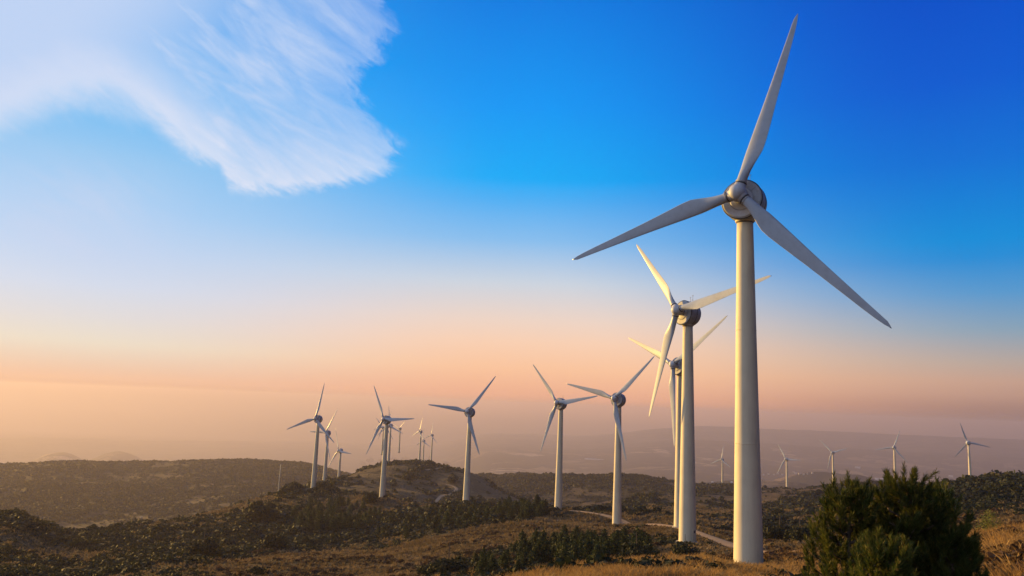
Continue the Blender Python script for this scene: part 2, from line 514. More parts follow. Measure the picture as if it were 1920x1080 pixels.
road_specs = [
    [(865, 944, 393), (900, 946, 385), (960, 950, 372), (1046, 958.5, 335), (1100, 962, 318), (1160, 967, 300), (1200, 972, 280), (1240, 981, 252), (1275, 988, 228), (1318, 999, 196), (1350, 1006, 178), (1385, 1015, 158), (1440, 1027, 138), (1500, 1030, 135)],
    [(788, 939, 445), (822, 930, 640), (845, 922, 670), (856, 915, 700), (850, 911, 716), (835, 909, 722)],
    [(798, 884, 790), (812, 878, 800), (826, 872, 815), (832, 869, 830)],
    [(1160, 992, 236), (1185, 995, 232), (1208, 997, 230)],
]
_r = []
for sp in road_specs:
    _r.append(catmull([at_r(a, b, c) for a, b, c in sp], 6))
ROADS = _r

# ------------------------------------------------------------------ vegetation density (0..1)
VEG = [  # px, py, half width px, half height px, amount
    (640, 975, 120, 36, .9), (560, 1000, 60, 30, .8), (760, 985, 110, 22, .45), (900, 972, 90, 22, .7), (975, 965, 55, 18, .8),
    (1010, 1050, 110, 32, .9), (1140, 1035, 100, 36, 1.0), (900, 1066, 90, 22, .7), (830, 1055, 50, 28, .8), (485, 967, 35, 14, .8),
    (380, 1030, 45, 20, .8), (200, 1000, 160, 30, .55), (60, 1000, 120, 40, .6), (300, 1040, 150, 40, .35), (480, 1045, 90, 30, -.2),
    (750, 1040, 190, 22, -.9), (620, 1060, 130, 20, -.7), (960, 1005, 120, 16, -.8), (1080, 978, 120, 12, -.7), (1330, 1000, 60, 14, -.6),
    (430, 950, 40, 9, -.8), (700, 895, 50, 22, -.7), (660, 910, 40, 22, -.5), (820, 900, 70, 30, .6), (950, 905, 70, 25, .5),
    (1300, 950, 60, 20, -.2), (1400, 930, 90, 15, -.5), (1470, 925, 60, 12, -.6), (1550, 940, 90, 25, .5), (1850, 930, 120, 32, 1.2),
    (1460, 995, 60, 22, 1.0), (1580, 962, 70, 12, -.4), (1200, 945, 50, 12, .4), (1550, 985, 60, 12, .2)]


def project(P):
    zc = P @ F_
    return 960 + FPX * (P @ RT) / zc, 540 - FPX * (P @ UP) / zc


# the regions above are turned into patches of ground once, in metres
VP = []
for px, py, wx, wy, am in VEG:
    h0 = hits(px, py)
    if h0 is None:
        continue
    r0 = math.hypot(h0[0], h0[1])
    ha, hb = hits(px, py + wy), hits(px, py - wy)
    ra = math.hypot(*ha[:2]) if ha else r0 * 0.8
    rb = math.hypot(*hb[:2]) if hb else r0 * 1.25
    rb = min(rb, r0 * 1.6)
    ra = max(ra, r0 / 1.6)
    VP.append((math.atan2(h0[0], h0[1]), math.log((ra * rb) ** .5), wx / FPX, max(0.5 * math.log(rb / ra), 0.03), am))


def veg(x, y):
    x = np.asarray(x, float)
    y = np.asarray(y, float)
    r = np.hypot(x, y)
    a = np.arctan2(x, y)
    lr = np.log(np.maximum(r, 1))
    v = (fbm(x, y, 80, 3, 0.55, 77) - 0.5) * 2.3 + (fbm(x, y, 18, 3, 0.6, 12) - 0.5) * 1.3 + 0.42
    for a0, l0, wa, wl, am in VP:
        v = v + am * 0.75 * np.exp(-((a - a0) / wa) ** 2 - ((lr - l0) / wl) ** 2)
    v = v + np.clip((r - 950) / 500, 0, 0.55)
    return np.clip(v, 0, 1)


# ------------------------------------------------------------------ object helpers
def link(o, parent=None):
    C.objects.link(o)
    if parent is not None:
        o.parent = parent
    return o


def np_mesh(name, V, Fq, mats=(), smooth=False, attrs=None):
    """V: Nx3, Fq: Mx3 or Mx4"""
    V = np.ascontiguousarray(V, dtype=np.float32)
    Fq = np.ascontiguousarray(Fq, dtype=np.int32)
    me = bpy.data.meshes.new(name)
    n, k = Fq.shape
    me.vertices.add(len(V))
    me.vertices.foreach_set('co', V.ravel())
    me.loops.add(n * k)
    me.loops.foreach_set('vertex_index', Fq.ravel())
    me.polygons.add(n)
    me.polygons.foreach_set('loop_start', np.arange(0, n * k, k, dtype=np.int32))
    me.polygons.foreach_set('loop_total', np.full(n, k, dtype=np.int32))
    if smooth:
        me.polygons.foreach_set('use_smooth', np.ones(n, dtype=bool))
    me.update(calc_edges=True)
    for an, av in (attrs or {}).items():
        at = me.attributes.new(an, 'FLOAT', 'POINT')
        at.data.foreach_set('value', np.ascontiguousarray(av, dtype=np.float32))
    for m in mats:
        me.materials.append(m)
    return me


def tag(o, label=None, cat=None, group=None, kind=None):
    if label:
        o['label'] = label
    if cat:
        o['category'] = cat
    if group:
        o['group'] = group
    if kind:
        o['kind'] = kind
    return o


class MB:
    """collects quads / tris into one mesh"""
    def __init__(s):
        s.v = []
        s.f = []
        s.sm = []

    def ring_loft(s, rings, closed=True, cap0=True, cap1=True, smooth=True):
        b = len(s.v)
        m = len(rings[0])
        for rg in rings:
            s.v += [tuple(p) for p in rg]
        for i in range(len(rings) - 1):
            for j in range(m if closed else m - 1):
                j2 = (j + 1) % m
                s.f.append((b + i * m + j, b + i * m + j2, b + (i + 1) * m + j2, b + (i + 1) * m + j))
                s.sm.append(smooth)
        if cap0:
            s.f.append(tuple(b + j for j in reversed(range(m))))
            s.sm.append(False)
        if cap1:
            s.f.append(tuple(b + (len(rings) - 1) * m + j for j in range(m)))
            s.sm.append(False)

    def lathe(s, prof, M=None, seg=32, cap0=True, cap1=True):
        """prof: (radius, height) along local Z"""
        rings = []
        for r, h in prof:
            rg = [Vector((r * math.cos(2 * PI * k / seg), r * math.sin(2 * PI * k / seg), h)) for k in range(seg)]
            if M is not None:
                rg = [M @ q for q in rg]
            rings.append(rg)
        s.ring_loft(rings, True, cap0, cap1)

    def box(s, c, d, M=None):
        b = len(s.v)
        for sx_ in (-1, 1):
            for sy in (-1, 1):
                for sz in (-1, 1):
                    p = Vector((c[0] + sx_ * d[0] / 2, c[1] + sy * d[1] / 2, c[2] + sz * d[2] / 2))
                    s.v.append(tuple(M @ p if M is not None else p))
        for q in ((0, 1, 3, 2), (4, 6, 7, 5), (0, 4, 5, 1), (2, 3, 7, 6), (0, 2, 6, 4), (1, 5, 7, 3)):
            s.f.append(tuple(b + i for i in q))
            s.sm.append(False)

    def tube(s, p0, p1, r0, r1, seg=8):
        p0, p1 = Vector(p0), Vector(p1)
        q = (p1 - p0).to_track_quat('Z', 'Y').to_matrix().to_4x4()
        M = Matrix.Translation(p0) @ q
        s.lathe([(r0, 0), (r1, (p1 - p0).length)], M, seg)

    def build(s, name, mat, parent=None):
        me = bpy.data.meshes.new(name)
        me.from_pydata(s.v, [], s.f)
        me.polygons.foreach_set('use_smooth', s.sm)
        me.materials.append(mat)
        me.update()
        return link(bpy.data.objects.new(name, me), parent)


# ------------------------------------------------------------------ materials
def material(name):
    m = bpy.data.materials.new(name)
    m.use_nodes = True
    n = NT(m.node_tree)
    out = n.n('ShaderNodeOutputMaterial')
    p = n.n('ShaderNodeBsdfPrincipled')
    n.l(p.outputs[0], out.inputs[0])
    return m, n, p, out


def bump(n, p, hgt, strength, dist):
    b = n.n('ShaderNodeBump')
    b.inputs['Strength'].default_value = strength
    b.inputs['Distance'].default_value = dist
    n.put(b.inputs['Height'], hgt)
    n.l(b.outputs[0], p.inputs['Normal'])


def paint_mat(name, col, dirt, amt, rough=0.55, streak=True):
    m, n, p, _ = material(name)
    tc = n.n('ShaderNodeTexCoord')
    mp = n.n('ShaderNodeMapping')
    mp.inputs['Scale'].default_value = (1.0, 1.0, 0.12) if streak else (1, 1, 1)
    n.l(tc.outputs['Object'], mp.inputs[0])
    a = n.noise(mp.outputs[0], 1.6, 6, 0.65)
    b = n.noise(tc.outputs['Object'], 0.35, 3, 0.5)
    g = n.noise(tc.outputs['Object'], 9.0, 4, 0.7)
    f = n.math('MULTIPLY', n.smooth(a, 0.42, 0.8), amt)
    f = n.math('ADD', f, n.math('MULTIPLY', n.smooth(b, 0.4, 0.7), amt * 0.5))
    f = n.math('ADD', f, n.math('MULTIPLY', n.smooth(g, 0.45, 0.75), amt * 0.35), clamp=True)
    n.l(n.mix(f, (*col, 1), (*dirt, 1)), p.inputs['Base Color'])
    p.inputs['Roughness'].default_value = rough
    p.inputs['Specular IOR Level'].default_value = 0.35
    bump(n, p, g, 0.15, 0.01)
    return m


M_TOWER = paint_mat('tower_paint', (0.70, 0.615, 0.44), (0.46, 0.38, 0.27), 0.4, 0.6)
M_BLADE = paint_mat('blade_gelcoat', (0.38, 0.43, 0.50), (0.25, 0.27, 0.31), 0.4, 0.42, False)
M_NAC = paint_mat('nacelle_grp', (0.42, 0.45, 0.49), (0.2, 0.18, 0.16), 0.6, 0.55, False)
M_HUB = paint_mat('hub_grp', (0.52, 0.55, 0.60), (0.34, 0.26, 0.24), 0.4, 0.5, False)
M_DARK = paint_mat('dark_seal', (0.07, 0.07, 0.075), (0.03, 0.03, 0.03), 0.5, 0.6, False)
M_METAL = paint_mat('galvanised', (0.28, 0.28, 0.28), (0.14, 0.13, 0.12), 0.5, 0.5, False)
M_WHITE = paint_mat('whitewash', (0.5, 0.48, 0.46), (0.5, 0.46, 0.4), 0.4, 0.7, False)
M_TILE = paint_mat('roof_tiles', (0.30, 0.13, 0.08), (0.18, 0.1, 0.07), 0.5, 0.8, False)
M_CONC = paint_mat('concrete', (0.34, 0.31, 0.27), (0.2, 0.17, 0.14), 0.5, 0.85, False)


def foliage_mat(name, c1, c2, c3, scale, rough=0.75, trans=0.25, hue=0.0):
    m, n, p, out = material(name)
    geo = n.n('ShaderNodeNewGeometry')
    oi = n.n('ShaderNodeObjectInfo')
    tc = n.n('ShaderNodeTexCoord')
    a = n.noise(tc.outputs['Object'], scale, 3, 0.6)
    col = n.mix(n.smooth(a, 0.35, 0.68), (*c1, 1), (*c2, 1))
    wn = geo.outputs['Random Per Island']
    col = n.mix(n.math('MULTIPLY', n.math('GREATER_THAN', wn, 0.86), 0.7), col, (*c3, 1))
    v = n.math('MULTIPLY_ADD', wn, 0.5, 0.75)
    v = n.math('MULTIPLY', v, n.math('MULTIPLY_ADD', oi.outputs['Random'], 0.5, 0.75))
    cb = n.n('ShaderNodeCombineColor')
    for i in range(3):
        n.l(v, cb.inputs[i])
    col = n.mix(1.0, col, cb.outputs[0], 'MULTIPLY')
    n.l(col, p.inputs['Base Color'])
    p.inputs['Roughness'].default_value = rough
    p.inputs['Specular IOR Level'].default_value = 0.2
    tr = n.n('ShaderNodeBsdfTranslucent')
    n.l(col, tr.inputs[0])
    ms = n.n('ShaderNodeMixShader')
    ms.inputs[0].default_value = trans
    n.l(p.outputs[0], ms.inputs[1])
    n.l(tr.outputs[0], ms.inputs[2])
    n.l(ms.outputs[0], out.inputs[0])
    return m


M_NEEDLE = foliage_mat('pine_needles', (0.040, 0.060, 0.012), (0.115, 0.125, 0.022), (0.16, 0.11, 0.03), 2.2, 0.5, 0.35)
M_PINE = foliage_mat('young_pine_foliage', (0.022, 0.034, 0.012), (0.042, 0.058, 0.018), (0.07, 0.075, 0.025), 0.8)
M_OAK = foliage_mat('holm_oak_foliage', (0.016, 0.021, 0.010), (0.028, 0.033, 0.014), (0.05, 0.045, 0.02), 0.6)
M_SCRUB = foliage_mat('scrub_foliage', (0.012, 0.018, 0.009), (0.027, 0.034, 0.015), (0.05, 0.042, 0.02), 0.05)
M_GRASS = foliage_mat('dry_grass', (0.33, 0.20, 0.075), (0.50, 0.32, 0.12), (0.13, 0.09, 0.04), 0.12, 0.7, 0.35)
M_TUSS = foliage_mat('tussock_grass', (0.13, 0.092, 0.045), (0.25, 0.18, 0.095), (0.07, 0.05, 0.025), 0.06, 0.8, 0.3)
M_FERN = foliage_mat('brown_bracken', (0.075, 0.045, 0.024), (0.13, 0.075, 0.036), (0.05, 0.035, 0.018), 0.5, 0.8, 0.3)
M_LIME = foliage_mat('pale_broom_foliage', (0.13, 0.15, 0.035), (0.19, 0.20, 0.05), (0.25, 0.2, 0.06), 1.5, 0.7, 0.35)
M_BARK = paint_mat('bark', (0.10, 0.07, 0.05), (0.05, 0.035, 0.025), 0.6, 0.9, False)

# ground
M_GROUND, n, p, _ = material('hill_ground')
geo = n.n('ShaderNodeNewGeometry')
pos = geo.outputs['Position']
at = n.n('ShaderNodeAttribute', attribute_name='veg')
ar = n.n('ShaderNodeAttribute', attribute_name='dist')
nb = n.noise(pos, 0.022, 5, 0.6)
nm = n.noise(pos, 0.16, 6, 0.65, 0.5)
nf = n.noise(pos, 1.3, 6, 0.7)
ns = n.noise(pos, 6.0, 4, 0.7)
gold = n.mix(n.smooth(nm, 0.35, 0.68), (0.050, 0.036, 0.019, 1), (0.150, 0.108, 0.054, 1))
gold = n.mix(n.smooth(nb, 0.42, 0.66), gold, (0.065, 0.045, 0.026, 1))
gold = n.mix(n.math('MULTIPLY', n.smooth(nf, 0.5, 0.72), 0.6), gold, (0.32, 0.24, 0.13, 1))
gold = n.mix(n.math('MULTIPLY', n.smooth(ns, 0.55, 0.72), 0.5), gold, (0.030, 0.022, 0.012, 1))
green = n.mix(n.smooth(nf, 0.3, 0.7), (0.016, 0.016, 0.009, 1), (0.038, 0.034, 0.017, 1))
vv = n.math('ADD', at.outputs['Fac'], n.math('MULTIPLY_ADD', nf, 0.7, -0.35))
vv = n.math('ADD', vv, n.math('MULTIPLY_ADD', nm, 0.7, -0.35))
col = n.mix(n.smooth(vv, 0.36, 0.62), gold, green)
# pale stones
stn = n.smooth(n.noise(pos, 2.6, 2, 0.5), 0.70, 0.76)
col = n.mix(n.math('MULTIPLY', stn, 0.6), col, (0.32, 0.27, 0.22, 1))
# far land: woods on the hills, then a patchwork of fields on the plain
vor = n.n('ShaderNodeTexVoronoi')
vor.inputs['Scale'].default_value = 0.0042
mpv = n.n('ShaderNodeMapping')
mpv.inputs['Scale'].default_value = (1, 0.6, 0)
n.l(pos, mpv.inputs[0])
wrp = n.n('ShaderNodeVectorMath', operation='MULTIPLY_ADD')
ntx = n.n('ShaderNodeTexNoise')
ntx.inputs['Scale'].default_value = 0.0015
n.l(pos, ntx.inputs['Vector'])
n.l(ntx.outputs['Color'], wrp.inputs[0])
wrp.inputs[1].default_value = (500, 500, 0)
n.l(mpv.outputs[0], wrp.inputs[2])
n.l(wrp.outputs[0], vor.inputs['Vector'])
sepc = n.n('ShaderNodeSeparateColor')
n.l(vor.outputs['Color'], sepc.inputs[0])
plain = n.ramp(sepc.outputs[0], [(0.0, (0.03, 0.03, 0.015)), (0.35, (0.055, 0.045, 0.022)), (0.55, (0.11, 0.08, 0.045)), (0.75, (0.2, 0.14, 0.08)), (0.93, (0.36, 0.27, 0.18))], 'CONSTANT')
pn = n.noise(pos, 0.0035, 6, 0.65, 1.0)
plain = n.mix(n.smooth(pn, 0.46, 0.56), plain, (0.03, 0.03, 0.016, 1))
plain = n.mix(n.smooth(n.noise(pos, 0.03, 4, 0.7), 0.5, 0.62, 0, 0.7), plain, (0.025, 0.026, 0.014, 1))
col = n.mix(n.smooth(ar.outputs['Fac'], 2300, 3200), col, plain)
mtn = n.mix(n.smooth(pn, 0.4, 0.6), (0.04, 0.04, 0.025, 1), (0.1, 0.08, 0.05, 1))
col = n.mix(n.smooth(ar.outputs['Fac'], 8600, 9800), col, mtn)
n.l(col, p.inputs['Base Color'])
p.inputs['Roughness'].default_value = 0.95
p.inputs['Specular IOR Level'].default_value = 0.1
b1 = n.n('ShaderNodeBump')
b1.inputs['Strength'].default_value = 0.9
b1.inputs['Distance'].default_value = 4.0
n.l(n.math('ADD', n.math('MULTIPLY', nm, 1.0), n.math('MULTIPLY', nf, 0.22)), b1.inputs['Height'])
b2 = n.n('ShaderNodeBump')
b2.inputs['Strength'].default_value = 0.8
b2.inputs['Distance'].default_value = 0.25
n.l(ns, b2.inputs['Height'])
n.l(b1.outputs[0], b2.inputs['Normal'])
n.l(b2.outputs[0], p.inputs['Normal'])

M_ROAD, n, p, _ = material('dirt_track')
pos = n.n('ShaderNodeNewGeometry').outputs['Position']
a = n.noise(pos, 0.9, 5, 0.65)
b = n.noise(pos, 7, 4, 0.7)
col = n.mix(n.smooth(a, 0.35, 0.7), (0.34, 0.215, 0.11, 1), (0.22, 0.135, 0.065, 1))
col = n.mix(n.smooth(b, 0.55, 0.7, 0, 0.5), col, (0.32, 0.24, 0.16, 1))
n.l(col, p.inputs['Base Color'])
p.inputs['Roughness'].default_value = 0.95
bump(n, p, b, 0.6, 0.05)

# ------------------------------------------------------------------ terrain sheet
fine = np.linspace(-38.5, 38.5, 820)
coarse_r = np.linspace(38.5, 321.5, 72)[1:-1]
aa = np.radians(np.concatenate([fine, coarse_r]))
la = [np.linspace(math.log(0.6), math.log(18), 60)[:-1], np.linspace(math.log(18), math.log(1300), 520)[:-1], np.linspace(math.log(1300), math.log(14000), 210)]
rr = np.exp(np.concatenate(la))
AA, RR = np.meshgrid(aa, rr)
VX, VY = RR * np.sin(AA), RR * np.cos(AA)
VZ = height(VX, VY)
na, nr = len(aa), len(rr)
I = np.arange(na * nr).reshape(nr, na)
a0, a1 = I[:-1], I[1:]
q = np.stack([a0, np.roll(a0, -1, 1), np.roll(a1, -1, 1), a1], -1).reshape(-1, 4)[:, ::-1]
Vt = np.stack([VX, VY, VZ], -1).reshape(-1, 3)
c_id = len(Vt)
Vt = np.vstack([Vt, [[0, 0, -1.65]]])
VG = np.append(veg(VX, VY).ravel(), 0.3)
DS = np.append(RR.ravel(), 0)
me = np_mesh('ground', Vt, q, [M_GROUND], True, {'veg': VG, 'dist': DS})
ground = link(bpy.data.objects.new('ground', me))
tag(ground, kind='structure')
# ------------------------------------------------------------------ dirt tracks
for ri, P in enumerate(ROADS):
    # resample densely
    seg = np.hypot(*np.diff(P, axis=0).T)
    s = np.concatenate([[0], np.cumsum(seg)])
    nS = max(int(s[-1] / 1.5), 8)
    sq = np.linspace(0, s[-1], nS)
    xx, yy = np.interp(sq, s, P[:, 0]), np.interp(sq, s, P[:, 1])
    tx, ty = np.gradient(xx), np.gradient(yy)
    L = np.hypot(tx, ty)
    nx, ny = -ty / L, tx / L
    half = (2.1, 1.6, 1.4, 1.5)[ri] * (1 + 0.18 * (fbm(sq, sq * 0, 9) - .5))
    cols = []
    for o_ in (-1, -0.5, 0, 0.5, 1):
        X2, Y2 = xx + nx * half * o_, yy + ny * half * o_
        cols.append(np.stack([X2, Y2, height(X2, Y2) + 0.10 - 0.09 * abs(o_) ** 3 + (0.04 if abs(o_) < .1 else 0)], -1))
    V = np.stack(cols, 1)
    I = np.arange(nS * 5).reshape(nS, 5)
    q = np.stack([I[:-1, :-1], I[1:, :-1], I[1:, 1:], I[:-1, 1:]], -1).reshape(-1, 4)
    tag(link(bpy.data.objects.new('track', np_mesh('track', V.reshape(-1, 3), q, [M_ROAD], True))), kind='structure')

# ------------------------------------------------------------------ wind turbines
TILT, CONE = R(4.07), R(-1.63)


def blade_mesh(L, hi):
    """blade along +Z, trailing edge towards +X, rotor front towards +Y"""
    K = (0.0, .03, .055, .09, .13, .17, .21, .26, .33, .42, .52, .63, .74, .84, .92, .965, .985, 1.0) if hi else (0.0, .05, .12, .2, .3, .5, .75, .93, 1.0)
    chord = np.interp(K, (0, .045, .10, .16, .215, .27, .35, .5, .7, .9, .965, 1), (1.22, 1.22, 1.45, 1.95, 2.22, 2.16, 1.92, 1.52, 1.10, .72, .5, .05))
    thick = np.interp(K, (0, .045, .10, .16, .215, .3, .5, .8, 1), (1.0, 1.0, .78, .50, .36, .28, .21, .16, .14))
    lead = np.interp(K, (0, .045, .13, .215, .35, .6, .9, 1), (.5, .5, .40, .31, .30, .30, .32, .5))      # pitch axis as a share of the chord from the leading edge
    twist = np.interp(K, (0, .05, .2, .4, .7, 1), (R(17), R(16), R(12), R(6), R(2), R(0)))
    m = 20 if hi else 10
    rings = []
    for k, c, th, ld, tw in zip(K, chord, thick, lead, twist):
        rg = []
        for j in range(m):
            a = 2 * PI * j / m
            xc = 0.5 - 0.5 * math.cos(a)                      # 0 leading, 1 trailing
            circ = math.sin(a) * 0.5
            foil = math.copysign(1, math.sin(a)) * 2.6 * (0.2969 * math.sqrt(max(xc, 0)) - .126 * xc - .3516 * xc ** 2 + .2843 * xc ** 3 - .1036 * xc ** 4) * 1.9
            bl_ = min(max((1.0 - th) / 0.55, 0), 1)
            yv = (circ * (1 - bl_) + foil * 0.5 * bl_) * th * c
            xv = (xc - ld) * c
            x2 = xv * math.cos(tw) - yv * math.sin(tw)
            y2 = xv * math.sin(tw) + yv * math.cos(tw)
            rg.append(Vector((x2 + 0.10 * (max(k - .95, 0) / .05) ** 2, y2, 0.95 + (L - 0.95) * k)))
        rings.append(rg)
    mb = MB()
    mb.ring_loft(rings)
    return mb


def turbine(B, hub, yaw, blades, label, group, hi, door=False):
    root = bpy.data.objects.new('wind_turbine', None)
    root.location = B
    root.empty_display_size = 2
    link(root)
    tag(root, label, 'wind turbine', group)
    psi = R(yaw)
    axis = Vector((-math.sin(psi) * math.cos(TILT), -math.cos(psi) * math.cos(TILT), math.sin(TILT)))
    sv = Vector((math.cos(psi), -math.sin(psi), 0))
    uv = sv.cross(axis) * -1
    if uv.z < 0:
        uv = -uv
    hb = Vector(hub) - Vector(B)                              # hub centre in root space
    seg = 48 if hi else 20
    topz = hb.z - 3.05
    prof = [(1.72, -1.2), (1.72, 0.0)]
    ks = 26 if hi else 6
    for k in range(1, ks):
        f = k / ks
        prof.append((1.72 + (1.0 - 1.72) * f ** 0.96, topz * f))
    prof.append((1.0, topz))
    tw = MB()
    tw.lathe(prof, None, seg)
    two = tw.build('tower', M_TOWER, root)
    cb = MB()
    cb.lathe([(1.0, topz - 0.02), (1.17, topz), (1.19, topz + 0.1), (1.19, topz + 0.82), (1.12, topz + 0.86)], None, seg)
    cb.build('yaw_collar', M_TOWER, root)
    if hi:
        for zf in (0.34, 0.67):
            fl = MB()
            rr_ = 1.72 + (1.0 - 1.72) * zf ** 0.96
            fl.lathe([(rr_ - .02, topz * zf - .05), (rr_ + .022, topz * zf - .04), (rr_ + .022, topz * zf + .04), (rr_ - .02, topz * zf + .05)], None, seg, False, False)
            fl.build('flange', M_TOWER, root)
    # frame with Z along the rotor axis
    Ax = Matrix((( sv.x, uv.x, axis.x, hb.x), (sv.y, uv.y, axis.y, hb.y), (sv.z, uv.z, axis.z, hb.z), (0, 0, 0, 1)))
    # the drum nacelle: its front face stands 1.3 m behind the hub centre
    nb_ = MB()
    Mn = Ax @ Matrix.Translation((0, -0.28, 0))
    nb_.lathe([(0.4, -5.05), (1.5, -5.0), (2.1, -4.75), (2.42, -4.3), (2.55, -3.6), (2.58, -2.0), (2.52, -1.62), (2.40, -1.52), (2.30, -1.50), (0.9, -1.50)], Mn, seg)
    nac = nb_.build('nacelle', M_NAC, root)
    if hi:
        f1 = MB()
        f1.lathe([(1.45, -1.53), (1.47, -1.44), (1.36, -1.40), (0.6, -1.40)], Mn, seg)
        f1.build('bearing_cover', M_HUB, nac)
        # raised panels on the drum face: upper quarter and lower hatch
        for a0_, a1_, r0_, r1_, nm_ in ((R(38), R(92), 1.5, 2.34, 'vent_panel'), (R(205), R(320), 1.55, 2.34, 'lower_hatch')):
            pb = MB()
            nsg = 14
            for zz0 in (0,):
                rings = []
                for k in range(nsg + 1):
                    a_ = a0_ + (a1_ - a0_) * k / nsg
                    ca, sa = math.cos(a_), math.sin(a_)
                    ri_ = r0_
                    rings.append([Mn @ Vector((ri_ * ca, ri_ * sa, -1.51)), Mn @ Vector((r1_ * ca, r1_ * sa, -1.51)), Mn @ Vector((r1_ * ca, r1_ * sa, -1.44)), Mn @ Vector((ri_ * ca, ri_ * sa, -1.44))])
                pb.ring_loft(rings, True, True, True, False)
            pb.build(nm_, M_NAC if nm_ == 'vent_panel' else M_HUB, nac)
        rim = MB()
        rim.lathe([(2.52, -1.72), (2.62, -1.70), (2.63, -1.62), (2.54, -1.58)], Mn, seg, False, False)
        rim.lathe([(2.56, -3.3), (2.60, -3.28), (2.60, -3.2), (2.56, -3.18)], Mn, seg, False, False)
        rim.build('rim', M_DARK, nac)
    if hi:
        sm_ = MB()  # seam ring coloured dark to stand in for the shade under the collar
        sm_.lathe([(1.0, topz - .16), (1.035, topz - .15), (1.035, topz - .01), (1.0, topz)], None, seg, False, False)
        sm_.build('collar_shade_seam', M_DARK, root)
    # yaw neck between collar and drum
    nk = MB()
    nk.lathe([(1.08, topz + 0.84), (1.02, topz + 1.9)], None, seg)
    nk.build('yaw_neck', M_NAC, root)
    # hub
    hbm = MB()
    hp = [(0.05, 1.22), (0.35, 1.17), (0.66, 1.02), (0.9, 0.78), (1.04, 0.45), (1.08, 0.1), (1.06, -0.3), (0.98, -0.75), (0.92, -1.42)]
    hbm.lathe(hp[::-1], Ax, seg)
    for A, L in blades:
        A = R(A)
        bd = (sv * math.sin(A) + uv * math.cos(A)) * math.cos(CONE) + axis * math.sin(CONE)
        hbm.tube(hb + bd * 0.3, hb + bd * 1.22, 0.80, 0.69, 24 if hi else 12)
    hubo = hbm.build('hub', M_HUB, root)
    for A, L in blades:
        A = R(A)
        bd = (sv * math.sin(A) + uv * math.cos(A)) * math.cos(CONE) + axis * math.sin(CONE)
        td = (sv * math.cos(A) - uv * math.sin(A))
        fd = bd.cross(td)
        if fd.dot(axis) < 0:
            fd = -fd
        Mb = Matrix(((td.x, fd.x, bd.x, hb.x), (td.y, fd.y, bd.y, hb.y), (td.z, fd.z, bd.z, hb.z), (0, 0, 0, 1)))
        mb = blade_mesh(L, hi)
        mb.v = [tuple(Mb @ Vector(v_)) for v_ in mb.v]
        flip = td.cross(fd).dot(bd) < 0
        mb.f = [f_[::-1] for f_ in mb.f] if flip else mb.f
        bo = mb.build('blade', M_BLADE, root)
        if hi:
            rc = MB()
            Mt = Mb
            rc.lathe([(0.60, 1.20), (0.735, 1.22), (0.735, 1.34), (0.61, 1.36)], Mt, 24, False, False)
            rc.build('root_seal', M_DARK, bo)
            rc = MB()
            rc.lathe([(0.60, 1.47), (0.70, 1.48), (0.70, 1.55), (0.61, 1.56)], Mt, 24, False, False)
            rc.build('root_ring', M_HUB, bo)
    # wind sensors on the rear of the nacelle
    if hi:
        ws = MB()
        top = Mn @ Vector((0, 2.5, -3.9))
        for o_ in (-0.35, 0.35):
            q0 = top + sv * o_
            ws.tube(q0 + Vector((0, 0, -.15)), q0 + Vector((0, 0, 1.35 + o_ * .5)), 0.035, 0.03, 6)
            ws.tube(q0 + Vector((0, 0, 1.3 + o_ * .5)) - sv * .2, q0 + Vector((0, 0, 1.3 + o_ * .5)) + sv * .2, 0.04, 0.04, 6)
        ws.tube(top - sv * .35 + Vector((0, 0, .55)), top + sv * .35 + Vector((0, 0, .55)), 0.03, 0.03, 6)
        ws.build('wind_sensor', M_METAL, root)
    if door:
        # door on the side facing right of the camera
        dv = Vector((0.62, -0.78, 0)).normalized()
        Md = Matrix.Translation(dv * 1.66 + Vector((0, 0, 1.6))) @ dv.to_track_quat('Y', 'Z').to_matrix().to_4x4()
        db = MB()
        db.box((0, 0, 0), (0.85, 0.14, 2.1), Md)
        do = db.build('door', M_TOWER, root)
        dk = MB()
        dk.box((0, 0.08, 0.55), (0.5, 0.04, 0.5), Md)
        dk.build('louvre', M_DARK, do)
    # concrete foot
    ft = MB()
    ft.lathe([(2.3, -1.4), (2.3, -0.12), (2.2, -0.02), (1.6, 0.0)], None, seg)
    ft.build('footing', M_CONC, root)
    return root


TL = {
    'T1': 'tallest white wind turbine, nearest the camera, right of centre',
    'T2': 'second nearest white wind turbine with peach lit blades and a door at its foot',
    'T3': 'white wind turbine with tower half hidden behind the second nearest one',
    'T4': 'white wind turbine at the upper edge of the bottom pine thicket, below the dirt track',
    'T5': 'white wind turbine just behind the dirt track, dark wooded hill behind its foot',
    'T6': 'white wind turbine at the left end of the dirt track, one blade pointing left',
    'T7': 'tall white wind turbine before the scrubby knoll, one blade pointing straight right',
    'T8': 'leftmost white wind turbine, tallest of the three at the left end of the ridge',
    'T9': 'middle turbine of the three at the left end, its rotor overlapping the leftmost one',
    'T10': 'shortest and rightmost of the three turbines at the left end of the ridge',
    'P': 'small turbine just right behind the tall knoll turbine, one blade pointing straight up',
    'R': 'small turbine almost hidden behind the tall knoll turbine, only blade tips sticking out',
    'Q': 'small turbine just left behind the tall knoll turbine, a blade pointing up and left',
    'T12': 'small turbine alone on the knoll top, its rotor seen nearly edge on',
    'T13': 'left and tallest of the three small far turbines behind the knoll',
    'T14': 'middle and lowest of the three small far turbines behind the knoll',
    'T15': 'rightmost of the three small far turbines behind the knoll',
    'R1': 'small distant turbine between the second nearest and the nearest towers',
    'R2': 'small distant turbine just right of the nearest tower, on a brown crest',
    'R3': 'distant turbine rising right above the left foreground pine',
    'R4': 'distant turbine rising behind the top of the tall middle foreground pine',
    'R5': 'rightmost distant turbine, on the dark wooded crest, its nacelle lit yellow',
}
